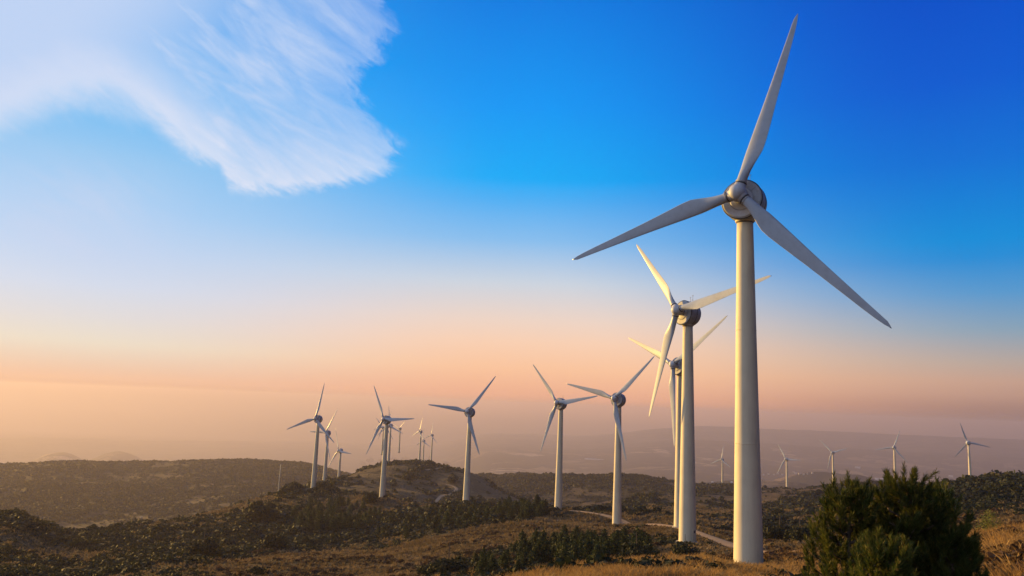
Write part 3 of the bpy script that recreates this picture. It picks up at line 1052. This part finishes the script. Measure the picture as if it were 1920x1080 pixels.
for nm_, B, hb_, yw, bl in TURB:
    g = {'R': 'distant turbines on the crest to the right'}.get(nm_[0] if nm_ in ('R1', 'R2', 'R3', 'R4', 'R5') else '', 'wind turbines along the ridge' if nm_ in ('T1', 'T2', 'T3', 'T4', 'T5', 'T6', 'T7', 'T8', 'T9', 'T10') else 'far turbines behind the knoll')
    turbine(B, hb_, yw, bl, TL[nm_], g, nm_ in ('T1', 'T2', 'T3', 'T4', 'T5', 'T6', 'T7', 'T8'), nm_ == 'T2')

# a bare white pole on the ridge left of the turbines
hx = at_r(522, 922, 500)
hz_ = float(height(np.array([hx[0]]), np.array([hx[1]]))[0])
pr = bpy.data.objects.new('mast', None)
pr.location = (hx[0], hx[1], hz_)
link(pr)
tag(pr, 'bare thin white pole left of all the turbines, among dark oaks on the ridge', 'mast')
mb = MB()
mb.lathe([(0.42, -.5), (0.40, 0), (0.30, 9), (0.16, 19.5)], None, 16)
mb.build('pole', M_TOWER, pr)
mb = MB()
mb.lathe([(0.9, -.5), (0.9, 0.1), (0.8, 0.18)], None, 16)
mb.build('footing', M_CONC, pr)

# ------------------------------------------------------------------ plants
rng = np.random.RandomState(11)


def leaf_quads(P, N, size, rs, stretch=1.0):
    """one small quad per point, roughly facing N with random spin"""
    n_ = len(P)
    N = N + rs.normal(0, 0.55, (n_, 3))
    N /= np.linalg.norm(N, axis=1, keepdims=True) + 1e-9
    T = np.cross(N, rs.normal(0, 1, (n_, 3)))
    T /= np.linalg.norm(T, axis=1, keepdims=True) + 1e-9
    Bv = np.cross(N, T)
    s = (size * rs.uniform(0.6, 1.3, n_))[:, None]
    T = T * s
    Bv = Bv * s * stretch
    V = np.stack([P - T * .5 - Bv * .5, P + T * .5 - Bv * .35, P + T * .35 + Bv * .5, P - T * .45 + Bv * .45], 1).reshape(-1, 3)
    Fq = np.arange(4 * n_).reshape(-1, 4)
    return V, Fq


def pine_crown(seed, nleaf=900, leaf=0.17):
    """young pine of unit height about 3 m: whorled tufts under a leading shoot"""
    rs = np.random.RandomState(seed)
    P, N = [], []
    Hh = 3.0
    nb_ = 34
    for b in range(nb_):
        f = (b + 0.5) / nb_
        zc = 0.25 + Hh * 0.92 * f
        rad = 1.02 * (1 - f) ** 0.75 * (0.85 + 0.3 * rs.rand()) + 0.10
        an = b * 2.4 + rs.rand()
        c = np.array([math.cos(an) * rad * 0.68, math.sin(an) * rad * 0.68, zc + 0.12 * rad])
        k = int(nleaf / nb_ * (1.5 - f))
        sp = 0.16 + 0.24 * rad
        q = rs.normal(0, 1, (k, 3)) * [sp, sp, sp * 0.95]
        P.append(c + q)
        N.append(q + [0, 0, 0.15] + np.array([math.cos(an), math.sin(an), 0]) * .1)
    k = 50
    q = rs.normal(0, 1, (k, 3)) * [0.09, 0.09, 0.28]
    P.append(np.array([0, 0, Hh]) + q)
    N.append(q)
    P, N = np.vstack(P), np.vstack(N)
    P[:, 2] = np.maximum(P[:, 2], 0.02)
    V, Fq = leaf_quads(P, N, leaf, rs, 1.5)
    return V, Fq


def oak_crown(seed, nleaf=1500, leaf=0.22, flat=0.72):
    """dense round evergreen shrub of lumps, radius about 2 m"""
    rs = np.random.RandomState(seed)
    P, N = [], []
    nl = 16
    for b in range(nl):
        th = rs.rand() * 2 * PI
        rr_ = 1.25 * math.sqrt(rs.rand())
        zc = rs.uniform(0.5, 1.75) * flat * (1.25 - 0.4 * rr_ / 1.25)
        c = np.array([rr_ * math.cos(th), rr_ * math.sin(th), zc])
        R_ = rs.uniform(0.5, 0.95)
        k = nleaf // nl
        d = rs.normal(0, 1, (k, 3))
        d /= np.linalg.norm(d, axis=1, keepdims=True)
        P.append(c + d * R_ * rs.uniform(0.72, 1.06, (k, 1)) * [1, 1, .85])
        N.append(d)
    P, N = np.vstack(P), np.vstack(N)
    ok = P[:, 2] > -0.1
    V, Fq = leaf_quads(P[ok], N[ok], leaf, rs)
    return V, Fq


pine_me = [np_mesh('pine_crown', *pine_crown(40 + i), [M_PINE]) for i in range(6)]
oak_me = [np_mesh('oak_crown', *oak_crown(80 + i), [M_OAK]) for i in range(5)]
tk = MB()
tk.lathe([(0.11, -0.4), (0.09, 0.2), (0.06, 1.4), (0.02, 2.9)], None, 7)
trunk_me = tk.build('trunk', M_BARK)
trunk_mesh = trunk_me.data
bpy.data.objects.remove(trunk_me)

proto = {}


def make_tree(kind, name, crown_me):
    root = bpy.data.objects.new(name, None)
    link(root)
    a = link(bpy.data.objects.new('crown', crown_me), root)
    b = link(bpy.data.objects.new('trunk', trunk_mesh), root)
    return root


def copy_tree(o, parent=None):
    c = o.copy()
    C.objects.link(c)
    c.parent = parent
    for ch in list(o.children):
        copy_tree(ch, c)
    return c


def first_or_copy(key, mk):
    if key not in proto:
        proto[key] = mk()
        return proto[key]
    return copy_tree(proto[key])


def H1(x, y):
    return float(height(np.array([x]), np.array([y]))[0])


def put_plant(kind, x, y, s, label, group, parts=True, sz=None):
    i = rng.randint(6 if kind == 'pine' else 5)
    nm_ = 'young_pine' if kind == 'pine' else 'oak_shrub'
    me_ = (pine_me if kind == 'pine' else oak_me)[i]
    if parts:
        o = first_or_copy((kind, i), lambda: make_tree(kind, nm_, me_))
    else:
        o = link(bpy.data.objects.new(nm_, me_))
    o.location = (x, y, H1(x, y) - 0.1)
    o.rotation_euler = (rng.normal(0, .03), rng.normal(0, .03), rng.rand() * 6.28)
    k = s * rng.uniform(0.9, 1.1)
    o.scale = (s, s * rng.uniform(.9, 1.1), sz if sz else k)
    tag(o, label, 'pine tree' if kind == 'pine' else 'shrub', group)
    return o


# single dark oaks and shrubs one can point to: px, py of the foot, half width px
single_oaks = [
    (486, 982, 32, 'large dark evergreen shrub in the middle of the left slope, below the bare pole'),
    (380, 1044, 27, 'dark round shrub on the lower left slope, left of the golden grass patch'),
    (482, 1078, 14, 'small dark round shrub at the bottom edge under the golden grass patch'),
    (512, 1030, 22, 'dark shrub at the lower left corner of the pine plantation'),
    (840, 1078, 36, 'largest dark round shrub at the bottom edge, left of the pine thicket'),
    (800, 1084, 20, 'lower dark shrub adjoining the left of the largest bottom shrub'),
    (610, 922, 20, 'dark round oak between the two leftmost turbine towers at their feet'),
    (550, 924, 19, 'dark oak clump left of the leftmost turbine tower'),
    (538, 926, 14, 'lower dark oak between the bare pole and the leftmost turbine'),
    (640, 962, 9, 'small round shrub right below the three left turbines'),
    (691, 942, 17, 'dark low oak left of the foot of the tall knoll turbine'),
    (722, 934, 5, 'tiny dark shrub touching the foot of the tall knoll turbine'),
    (1389, 1066, 8, 'small dark shrub growing against the foot of the nearest tower'),
    (1285, 1042, 23, 'dark flat shrub in front of the foot of the second nearest tower'),
    (1333, 1049, 14, 'small dark shrub between the two nearest towers'),
    (1195, 1062, 36, 'biggest dark oak at the right end of the pine thicket'),
    (1240, 1062, 22, 'dark shrub right beside the biggest oak of the thicket'),
    (1272, 1080, 12, 'dark shrub in the gold grass at the bottom edge left of the nearest tower'),
    (1462, 1012, 28, 'dark oak clump just right of the nearest tower beyond the track'),
    (1502, 1014, 26, 'dark oak between the nearest tower and the left foreground pine'),
    (1141, 952, 6, 'small upright dark bush on the ridge left of the fourth tower'),
    (694, 868, 8, 'dark oak on the left shoulder of the knoll skyline'),
    (680, 873, 7, 'flat dark oak furthest left on the knoll skyline'),
    (716, 866, 6, 'small oak on the knoll skyline left of the tall turbine'),
    (738, 866, 9, 'dark oak on the knoll skyline right of the tall turbine'),
    (760, 866, 9, 'flat dark oak on the knoll top below the lone small turbine'),
    (803, 874, 12, 'largest dark oak on the knoll skyline, below the three small turbines'),
    (836, 873, 8, 'round dark oak on the right shoulder of the knoll skyline by the path'),
    (768, 900, 16, 'dark oak clump high on the shaded face of the knoll'),
    (850, 905, 13, 'dark oak on the knoll face just above the bend of the pale path'),
]
taken = []
for px, py, hw, lab in single_oaks:
    h = hits(px, min(py, 1079), 62)
    if h is None:
        continue
    r = math.hypot(h[0], h[1])
    s = hw / FPX * r / 1.75
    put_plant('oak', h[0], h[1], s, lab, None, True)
    taken.append((h[0], h[1], s * 2))

# young pines in their stands: centre px, half sizes, number, base height m, label
stands = [
    ((1085, 1040), (135, 26), 85, 3.3, 'small dark green pine in the thicket below the fourth tower', 'pines in the thicket at the bottom centre'),
    ((930, 1068), (70, 12), 20, 2.4, 'small pine at the bottom edge left of the thicket', 'pines at the bottom edge left of the thicket'),
    ((975, 966), (50, 13), 34, 5.2, 'slim dark pine in the stand just below the dirt track', 'pines in the stand below the track'),
    ((880, 968), (60, 18), 34, 4.0, 'scattered young pine on the slope below the sixth tower', 'pines on the slope below the track end'),
    ((625, 972), (78, 27), 84, 5.0, 'dark pine in the dense plantation below the left turbines', 'pines in the plantation on the left slope'),
    ((750, 985), (110, 26), 34, 3.6, 'scattered small pine between the plantation and the sixth tower', 'scattered pines on the middle slope'),
]
pts_all = []
for (cx, cy), (wx, wy), num, hgt, lab, grp in stands:
    k = 0
    tries = 0
    while k < num and tries < num * 20:
        tries += 1
        px = cx + rng.uniform(-1, 1) * wx
        py = cy + rng.uniform(-1, 1) * wy
        if ((px - cx) / wx) ** 2 + ((py - cy) / wy) ** 2 > 1:
            continue
        h = hits(px, py, 62)
        if h is None:
            continue
        if road_dist(np.array([h[0]]), np.array([h[1]]))[0] < 4.5 or min(math.hypot(h[0] - a_[0], h[1] - a_[1]) for a_ in ANCH) < 6:
            continue
        sp = hgt * 0.26
        if any((h[0] - q_[0]) ** 2 + (h[1] - q_[1]) ** 2 < sp * sp for q_ in pts_all):
            continue
        pts_all.append(h)
        s = hgt / 3.2 * rng.uniform(0.6, 1.2)
        put_plant('pine', h[0], h[1], s, lab, grp, cy > 1030)
        k += 1

# ------------------------------------------------------------------ scrub, one object nobody could count
def scatter_polar(n_, rmin, rmax, amin, amax, rs, p=1.0):
    """points with density falling with distance"""
    a = R(amin) + rs.rand(n_) * R(amax - amin)
    r = np.exp(math.log(rmin) + rs.rand(n_) ** p * (math.log(rmax) - math.log(rmin)))
    return r * np.sin(a), r * np.cos(a), r


def merge_instances(tV, tF, X, Y, Z, S, SZ, rs):
    n_ = len(X)
    an = rs.rand(n_) * 2 * PI
    c, s = np.cos(an), np.sin(an)
    k = len(tV)
    V = np.empty((n_, k, 3), np.float32)
    V[:, :, 0] = (tV[None, :, 0] * c[:, None] - tV[None, :, 1] * s[:, None]) * S[:, None] + X[:, None]
    V[:, :, 1] = (tV[None, :, 0] * s[:, None] + tV[None, :, 1] * c[:, None]) * S[:, None] + Y[:, None]
    V[:, :, 2] = tV[None, :, 2] * SZ[:, None] + Z[:, None]
    Fq = (tF[None] + (np.arange(n_) * k)[:, None, None]).reshape(-1, tF.shape[1])
    return V.reshape(-1, 3), Fq


def shrub_tmpl(seed, k, q_=0.62):
    rs = np.random.RandomState(seed)
    d = rs.normal(0, 1, (k, 3))
    d /= np.linalg.norm(d, axis=1, keepdims=True)
    d[:, 2] = np.abs(d[:, 2])
    P = d * rs.uniform(0.55, 1.0, (k, 1)) * [1, 1, 0.9]
    return leaf_quads(P, d, q_, rs)


def build_stuff(name, mat, parts, label):
    Vs, Fs, o_ = [], [], 0
    for V, Fq in parts:
        Vs.append(V)
        Fs.append(Fq + o_)
        o_ += len(V)
    o = link(bpy.data.objects.new(name, np_mesh(name, np.vstack(Vs), np.vstack(Fs), [mat])))
    tag(o, label, name.replace('_', ' '), None, 'stuff')
    return o


def clear_of(x, y, rd=3.0, rt=3.2):
    k = road_dist(x, y) > rd
    for ax, ay, _ in ANCH:
        k &= np.hypot(x - ax, y - ay) > rt
    return k


rs = np.random.RandomState(3)
parts = []
for i in range(5):
    near_ = i < 3
    x, y, r = scatter_polar(15000 if near_ else 26000, 36 if near_ else 380, 400 if near_ else 1500, -36, 36, rs, 0.75)
    v = veg(x, y)
    ok = (rs.rand(len(x)) < np.clip(v * 1.5 - 0.25, 0.03, 1)) & clear_of(x, y, 4)
    x, y, r, v = x[ok], y[ok], r[ok], v[ok]
    S = (0.32 + rs.rand(len(x)) ** 3 * 1.9) * (0.55 + 0.7 * v) * np.clip(r / 260, 0.6, 2.4)
    tV, tF = shrub_tmpl(20 + i, 64 if near_ else 26, 0.36 if near_ else 0.5)
    parts.append(merge_instances(tV, tF, x, y, height(x, y) - 0.1 * S, S, S * rs.uniform(.6, 1.1, len(x)), rs))
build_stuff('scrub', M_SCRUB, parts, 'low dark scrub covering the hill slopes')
parts = []
for i in range(3):
    x, y, r = scatter_polar(15000, 1100, 2400, -36, 36, rs, 0.7)
    ok = (rs.rand(len(x)) < veg(x, y) * 1.2) & clear_of(x, y, 6)
    x, y, r = x[ok], y[ok], r[ok]
    S = rs.uniform(2.0, 5.0, len(x))
    tV, tF = shrub_tmpl(60 + i, 12)
    parts.append(merge_instances(tV, tF, x, y, height(x, y) - 0.4, S, S * rs.uniform(.8, 1.3, len(x)), rs))
build_stuff('woodland', M_OAK, parts, 'dark woods covering the hazy hills behind the ridge')

# grass tufts -------------------------------------------------------------
def tuft(seed, k, wd, spread, h_):
    rs_ = np.random.RandomState(seed)
    V, Fq = [], []
    for j in range(k):
        a = rs_.rand() * 6.28
        rr_ = rs_.rand() * spread
        b0 = np.array([math.cos(a) * rr_, math.sin(a) * rr_, -0.05])
        a2 = a + rs_.normal(0, .7)
        ln = h_ * rs_.uniform(.55, 1.15)
        lean = rs_.uniform(0.1, 0.55)
        md = b0 + np.array([math.cos(a2) * ln * lean * .35, math.sin(a2) * ln * lean * .35, ln * .6])
        tp = b0 + np.array([math.cos(a2) * ln * lean, math.sin(a2) * ln * lean, ln * rs_.uniform(.85, 1)])
        sd = np.array([-math.sin(a2 + 1), math.cos(a2 + 1), 0]) * wd
        i0 = len(V)
        V += [b0 - sd, b0 + sd, md + sd * .8, md - sd * .8, tp + sd * .25, tp - sd * .25]
        Fq += [(i0, i0 + 1, i0 + 2, i0 + 3), (i0 + 3, i0 + 2, i0 + 4, i0 + 5)]
    return np.array(V), np.array(Fq)


parts = []
for i in range(5):       # near grass
    x, y, r = scatter_polar(9000, 14, 130, -36, 38, rs, 0.85)
    ok = clear_of(x, y, 3, 10) & (fbm(x, y, 5, 3, .6, 31) > 0.36)
    x, y, r = x[ok], y[ok], r[ok]
    S = rs.uniform(0.6, 1.25, len(x)) * np.clip(r / 50, .8, 1.5)
    tV, tF = tuft(5 + i, 12, 0.011 + .003 * i, 0.16, 0.5)
    parts.append(merge_instances(tV, tF, x, y, height(x, y), S * 1.2, S, rs))
build_stuff('dry_grass', M_GRASS, parts, 'golden dry grass on the near open ground')
parts = []
for i in range(4):       # coarse tussocks further off
    x, y, r = scatter_polar(20000, 60, 620, -36, 36, rs, 0.85)
    v = veg(x, y)
    ok = (rs.rand(len(x)) < 1.05 - v * 1.2) & clear_of(x, y, 3.2, 2.6)
    x, y, r = x[ok], y[ok], r[ok]
    S = rs.uniform(0.6, 1.3, len(x)) * np.clip(r / 160, .8, 2.4)
    tV, tF = tuft(50 + i, 8, 0.08, 0.3, 0.5)
    parts.append(merge_instances(tV, tF, x, y, height(x, y), S * 1.5, S, rs))
build_stuff('tussock_grass', M_TUSS, parts, 'brown tussock grass on the open slopes')
parts = []
for i in range(3):       # brown bracken patches
    x, y, r = scatter_polar(6000, 16, 260, -20, 38, rs, 0.9)
    ok = clear_of(x, y, 3.2, 5.5) & (fbm(x, y, 11, 3, .6, 91) > 0.58)
    x, y, r = x[ok], y[ok], r[ok]
    S = rs.uniform(0.25, 0.55, len(x)) * np.clip(r / 60, .8, 2.0)
    tV, tF = shrub_tmpl(120 + i, 30)
    tV = tV * [1, 1, .9]
    parts.append(merge_instances(tV, tF, x, y, height(x, y), S, S, rs))
build_stuff('bracken', M_FERN, parts, 'rusty brown bracken between the dry grass')


# ------------------------------------------------------------------ foreground pines
def fore_pine(base, hgt, rad, seed, label, lean=(0, 0), nsh=620):
    rs = np.random.RandomState(seed)
    root = bpy.data.objects.new('pine_tree', None)
    root.location = base
    link(root)
    tag(root, label, 'pine tree', 'young pines in the right foreground')
    tb = MB()
    ks = 9
    rings = []
    ctr = []
    for k in range(ks + 1):
        f = k / ks
        c = Vector((lean[0] * f + 0.04 * math.sin(f * 5 + seed), lean[1] * f + 0.04 * math.cos(f * 4 + seed), -0.2 + f * (hgt + .05)))
        ctr.append(c)
        rr_ = 0.075 * (1 - f) ** 0.8 + 0.008
        rings.append([c + Vector((rr_ * math.cos(2 * PI * j / 9), rr_ * math.sin(2 * PI * j / 9), 0)) for j in range(9)])
    tb.ring_loft(rings)

    def trunk_at(f):
        u = f * ks
        i = min(int(u), ks - 1)
        return ctr[i].lerp(ctr[i + 1], u - i)
    shoots = []          # (pos, dir, length)
    nb_ = 38
    bbs = MB()
    for b in range(nb_):
        f = 0.08 + 0.90 * (b / nb_) ** 0.9
        az_ = b * 2.39996 + rs.normal(0, .25)
        p0 = trunk_at(f)
        env = rad * (1 - f) ** 0.78 * rs.uniform(0.75, 1.12) + 0.10
        up_ = 0.25 + 0.75 * f
        out = Vector((math.cos(az_), math.sin(az_), 0))
        pts = [p0]
        nsg = 6
        for k in range(1, nsg + 1):
            t_ = k / nsg
            pts.append(p0 + out * env * t_ + Vector((rs.normal(0, .02), rs.normal(0, .02), env * up_ * t_ ** 1.5 * 0.8)))
        for k in range(nsg):
            r0_ = 0.022 * (1 - k / nsg) + 0.006
            bbs.tube(pts[k], pts[k + 1], r0_, r0_ * .8, 5)
        # side shoots that turn up
        m = int(3 + env * 8)
        for q_ in range(m):
            t_ = 0.25 + 0.75 * (q_ + rs.rand()) / m
            i = min(int(t_ * nsg), nsg - 1)
            p = pts[i].lerp(pts[i + 1], t_ * nsg - i)
            sa = az_ + rs.choice((-1, 1)) * rs.uniform(.4, 1.3)
            d = Vector((math.cos(sa), math.sin(sa), rs.uniform(0.3, 1.3))).normalized()
            ln = rs.uniform(0.08, 0.16) * (1.1 - .3 * t_)
            e = p + d * ln
            bbs.tube(p, e, 0.006, 0.004, 4)
            d2 = (d * 0.5 + Vector((0, 0, 1.0)) + Vector(rs.normal(0, .22, 3))).normalized()
            shoots.append((p, d, ln))
            shoots.append((e, d2, rs.uniform(.14, .27)))
        shoots.append((pts[-1], (out * .45 + Vector((0, 0, 1))).normalized(), rs.uniform(.14, .24)))
    top = trunk_at(1.0)
    shoots.append((top - Vector((0, 0, .25)), Vector((0, 0, 1)), .36))
    for k in range(5):
        a_ = k * 1.26 + seed
        shoots.append((top - Vector((0, 0, .22)), Vector((math.cos(a_) * .45, math.sin(a_) * .45, 1)).normalized(), .26))
    tb.build('trunk', M_BARK, root)
    bbs.build('branches', M_BARK, root)
    # needles
    P0, D, LN = (np.array([list(s_[0]) for s_ in shoots]), np.array([list(s_[1]) for s_ in shoots]), np.array([s_[2] for s_ in shoots]))
    per = 90
    n_ = len(shoots)
    idx = np.repeat(np.arange(n_), per)
    t_ = rs.rand(len(idx)) ** 0.8
    base_p = P0[idx] + D[idx] * (LN[idx] * t_)[:, None]
    rv = rs.normal(0, 1, (len(idx), 3))
    ax = D[idx]
    rv -= (rv * ax).sum(1, keepdims=True) * ax
    rv /= np.linalg.norm(rv, axis=1, keepdims=True) + 1e-9
    ang = R(48) - R(26) * t_ + rs.normal(0, .12, len(idx))
    nd = ax * np.cos(ang)[:, None] + rv * np.sin(ang)[:, None]
    nl = rs.uniform(.05, .09, len(idx))[:, None]
    sd = np.cross(nd, rs.normal(0, 1, (len(idx), 3)))
    sd /= np.linalg.norm(sd, axis=1, keepdims=True) + 1e-9
    wd = 0.0036
    tip = base_p + nd * nl
    V = np.stack([base_p - sd * wd, base_p + sd * wd, tip + sd * wd * .4, tip - sd * wd * .4], 1).reshape(-1, 3)
    Fq = np.arange(len(V)).reshape(-1, 4)
    link(bpy.data.objects.new('crown', np_mesh('crown', V, Fq, [M_NEEDLE])), root)
    return root


def pine_at(px, py, r, rad, seed, label, lean=(0, 0)):
    d = pix_dir(px, py)
    s = r / math.hypot(d[0], d[1])
    tp = d * s
    gx, gy = tp[0] - lean[0], tp[1] - lean[1]
    gz = H1(gx, gy)
    fore_pine((gx, gy, gz), tp[2] - gz - 0.12, rad, seed, label, lean)


pine_at(1692, 874, 11.6, 0.74, 4, 'tallest foreground pine with upright shoots, in the middle of the bottom right group')
pine_at(1648, 898, 12.1, 0.62, 31, 'pine close behind the left side of the tallest foreground pine')
pine_at(1588, 897, 11.2, 0.60, 9, 'left pine of the bottom right foreground group, yellow green shoots')
pine_at(1748, 908, 12.3, 0.68, 15, 'dark right pine of the bottom right foreground group')
pine_at(1650, 1003, 10.1, 0.42, 23, 'lower front pine at the bottom edge between the left and tallest foreground pines')
pine_at(1778, 985, 11.6, 0.40, 27, 'low dark pine at the right foot of the bottom right group')

# pale yellow broom at the right, on the grass
h = hits(1858, 1005)
V, Fq = pine_crown(301, 1400, 0.07)
sh = link(bpy.data.objects.new('broom_bush', np_mesh('broom_bush', V, Fq, [M_LIME])))
sh.location = (h[0], h[1], h[2] - .05)
sc_ = 36 / FPX * math.hypot(h[0], h[1]) / 3.0
sh.scale = (sc_ * 1.5, sc_ * 1.5, sc_)
tag(sh, 'pale yellow green bush on the dry grass at the right edge', 'shrub')

# pale rocks on the slopes
rock_specs = [(489, 988, 5, 'pale flat rock under the large dark shrub on the left slope'), (59, 970, 3, 'tiny pale rock on the crest of the far left spur'),
              (265, 970, 3, 'tiny pale rock on the valley side of the left slope'), (1432, 1036, 4, 'pale stone beside the track right of the nearest tower'),
              (1048, 978, 8, 'pale bare slab in the grass left of the fourth tower')]
for px, py, hw, lab in rock_specs:
    h = hits(px, py)
    if h is None:
        continue
    r = math.hypot(h[0], h[1])
    s = hw / FPX * r
    rs_ = np.random.RandomState(px)
    mb = MB()
    rings = []
    for (rr_, zz_) in ((.9, -.2), (1, .1), (.85, .4), (.5, .62), (.15, .66)):
        rings.append([Vector((rr_ * math.cos(k * .7) * rs_.uniform(.8, 1.15), rr_ * math.sin(k * .7) * rs_.uniform(.8, 1.1), zz_ * rs_.uniform(.8, 1.1))) for k in range(9)])
    mb.ring_loft(rings, smooth=False)
    o = mb.build('rock', M_CONC)
    o.location = h
    o.scale = (s, s, s * .5)
    tag(o, lab, 'rock')


# ------------------------------------------------------------------ buildings far out on the plain
def house(px, py, wpx, hpx, dep, label, group, roof=True):
    h = hits(px, py, 1800)
    if h is None:
        return
    r = math.hypot(h[0], h[1])
    W, Hh = wpx / FPX * r, hpx / FPX * r
    root = bpy.data.objects.new('house' if roof else 'warehouse', None)
    root.location = (h[0], h[1], h[2])
    root.rotation_euler = (0, 0, -math.atan2(h[0], h[1]) + rng.uniform(-.3, .3))
    link(root)
    tag(root, label, 'house' if roof else 'warehouse', group)
    mb = MB()
    mb.box((0, 0, Hh / 2 - 1), (W, dep, Hh + 2))
    mb.build('wall', M_WHITE, root)
    mb = MB()
    e = 0.6
    mb.ring_loft([[Vector((x_, -dep / 2 - e, Hh + .02)), Vector((x_, dep / 2 + e, Hh + .02)), Vector((x_, 0, Hh + dep * .22))] for x_ in (-W / 2 - e, W / 2 + e)], smooth=False)
    mb.build('roof', M_TILE if roof else M_WHITE, root)


for px, py, wp in ((1432, 891, 2), (1441, 890, 3), (1459, 889, 3), (1467, 891, 3), (1492, 888, 4), (1499, 889, 3), (1507, 890, 3), (1488, 886, 2.4), (1514, 889, 2), (1476, 890, 2.2), (1451, 891, 2.4), (1523, 888, 2.4)):
    house(px, py, wp, 2.2, 9, 'tiny white house of the village on the hazy plain right of the nearest tower', 'houses of the village on the plain')
house(1608, 878, 8, 1.8, 26, 'small bright white warehouse on the plain above the left foreground pine', None, False)
house(1114, 862, 34, 0.8, 26, 'long pale warehouse on the plain between the two central turbines', None, False)
house(1336, 905, 3, 0.8, 14, 'pale shed on the plain left of the small turbine between the two nearest towers', None, False)
house(1372, 905, 3, 0.8, 14, 'pale shed on the plain right of the small turbine between the two nearest towers', None, False)
house(1657, 901, 26, 1.8, 30, 'long pale warehouse on the plain left of the tallest foreground pine', None, False)
house(1783, 895, 6, 2, 20, 'white warehouse on the plain left of the rightmost turbine', None, False)
house(1755, 897, 4, 2, 20, 'smaller white shed on the plain further left of the rightmost turbine', None, False)

# ------------------------------------------------------------------ haze
hm = bpy.data.materials.new('haze_air')
hm.use_nodes = True
n = NT(hm.node_tree)
out = n.n('ShaderNodeOutputMaterial')
pv = n.n('ShaderNodeVolumePrincipled')
pv.inputs['Color'].default_value = (0.62, 0.58, 0.76, 1)
pv.inputs['Density'].default_value = 1.05e-4
pv.inputs['Anisotropy'].default_value = 0.33
n.l(pv.outputs[0], out.inputs['Volume'])
mb = MB()
zmin, zmax = float(Vt[:, 2].min()) - 1.0, max(float(Vt[:, 2].max()), 55) + 6
mb.box((0, 0, (zmin + zmax) / 2), (29000, 29000, zmax - zmin))
hz = mb.build('haze', hm)
tag(hz, 'warm haze lying over the hills and the plain', 'haze', None, 'stuff')
print('terrain z', zmin, zmax)
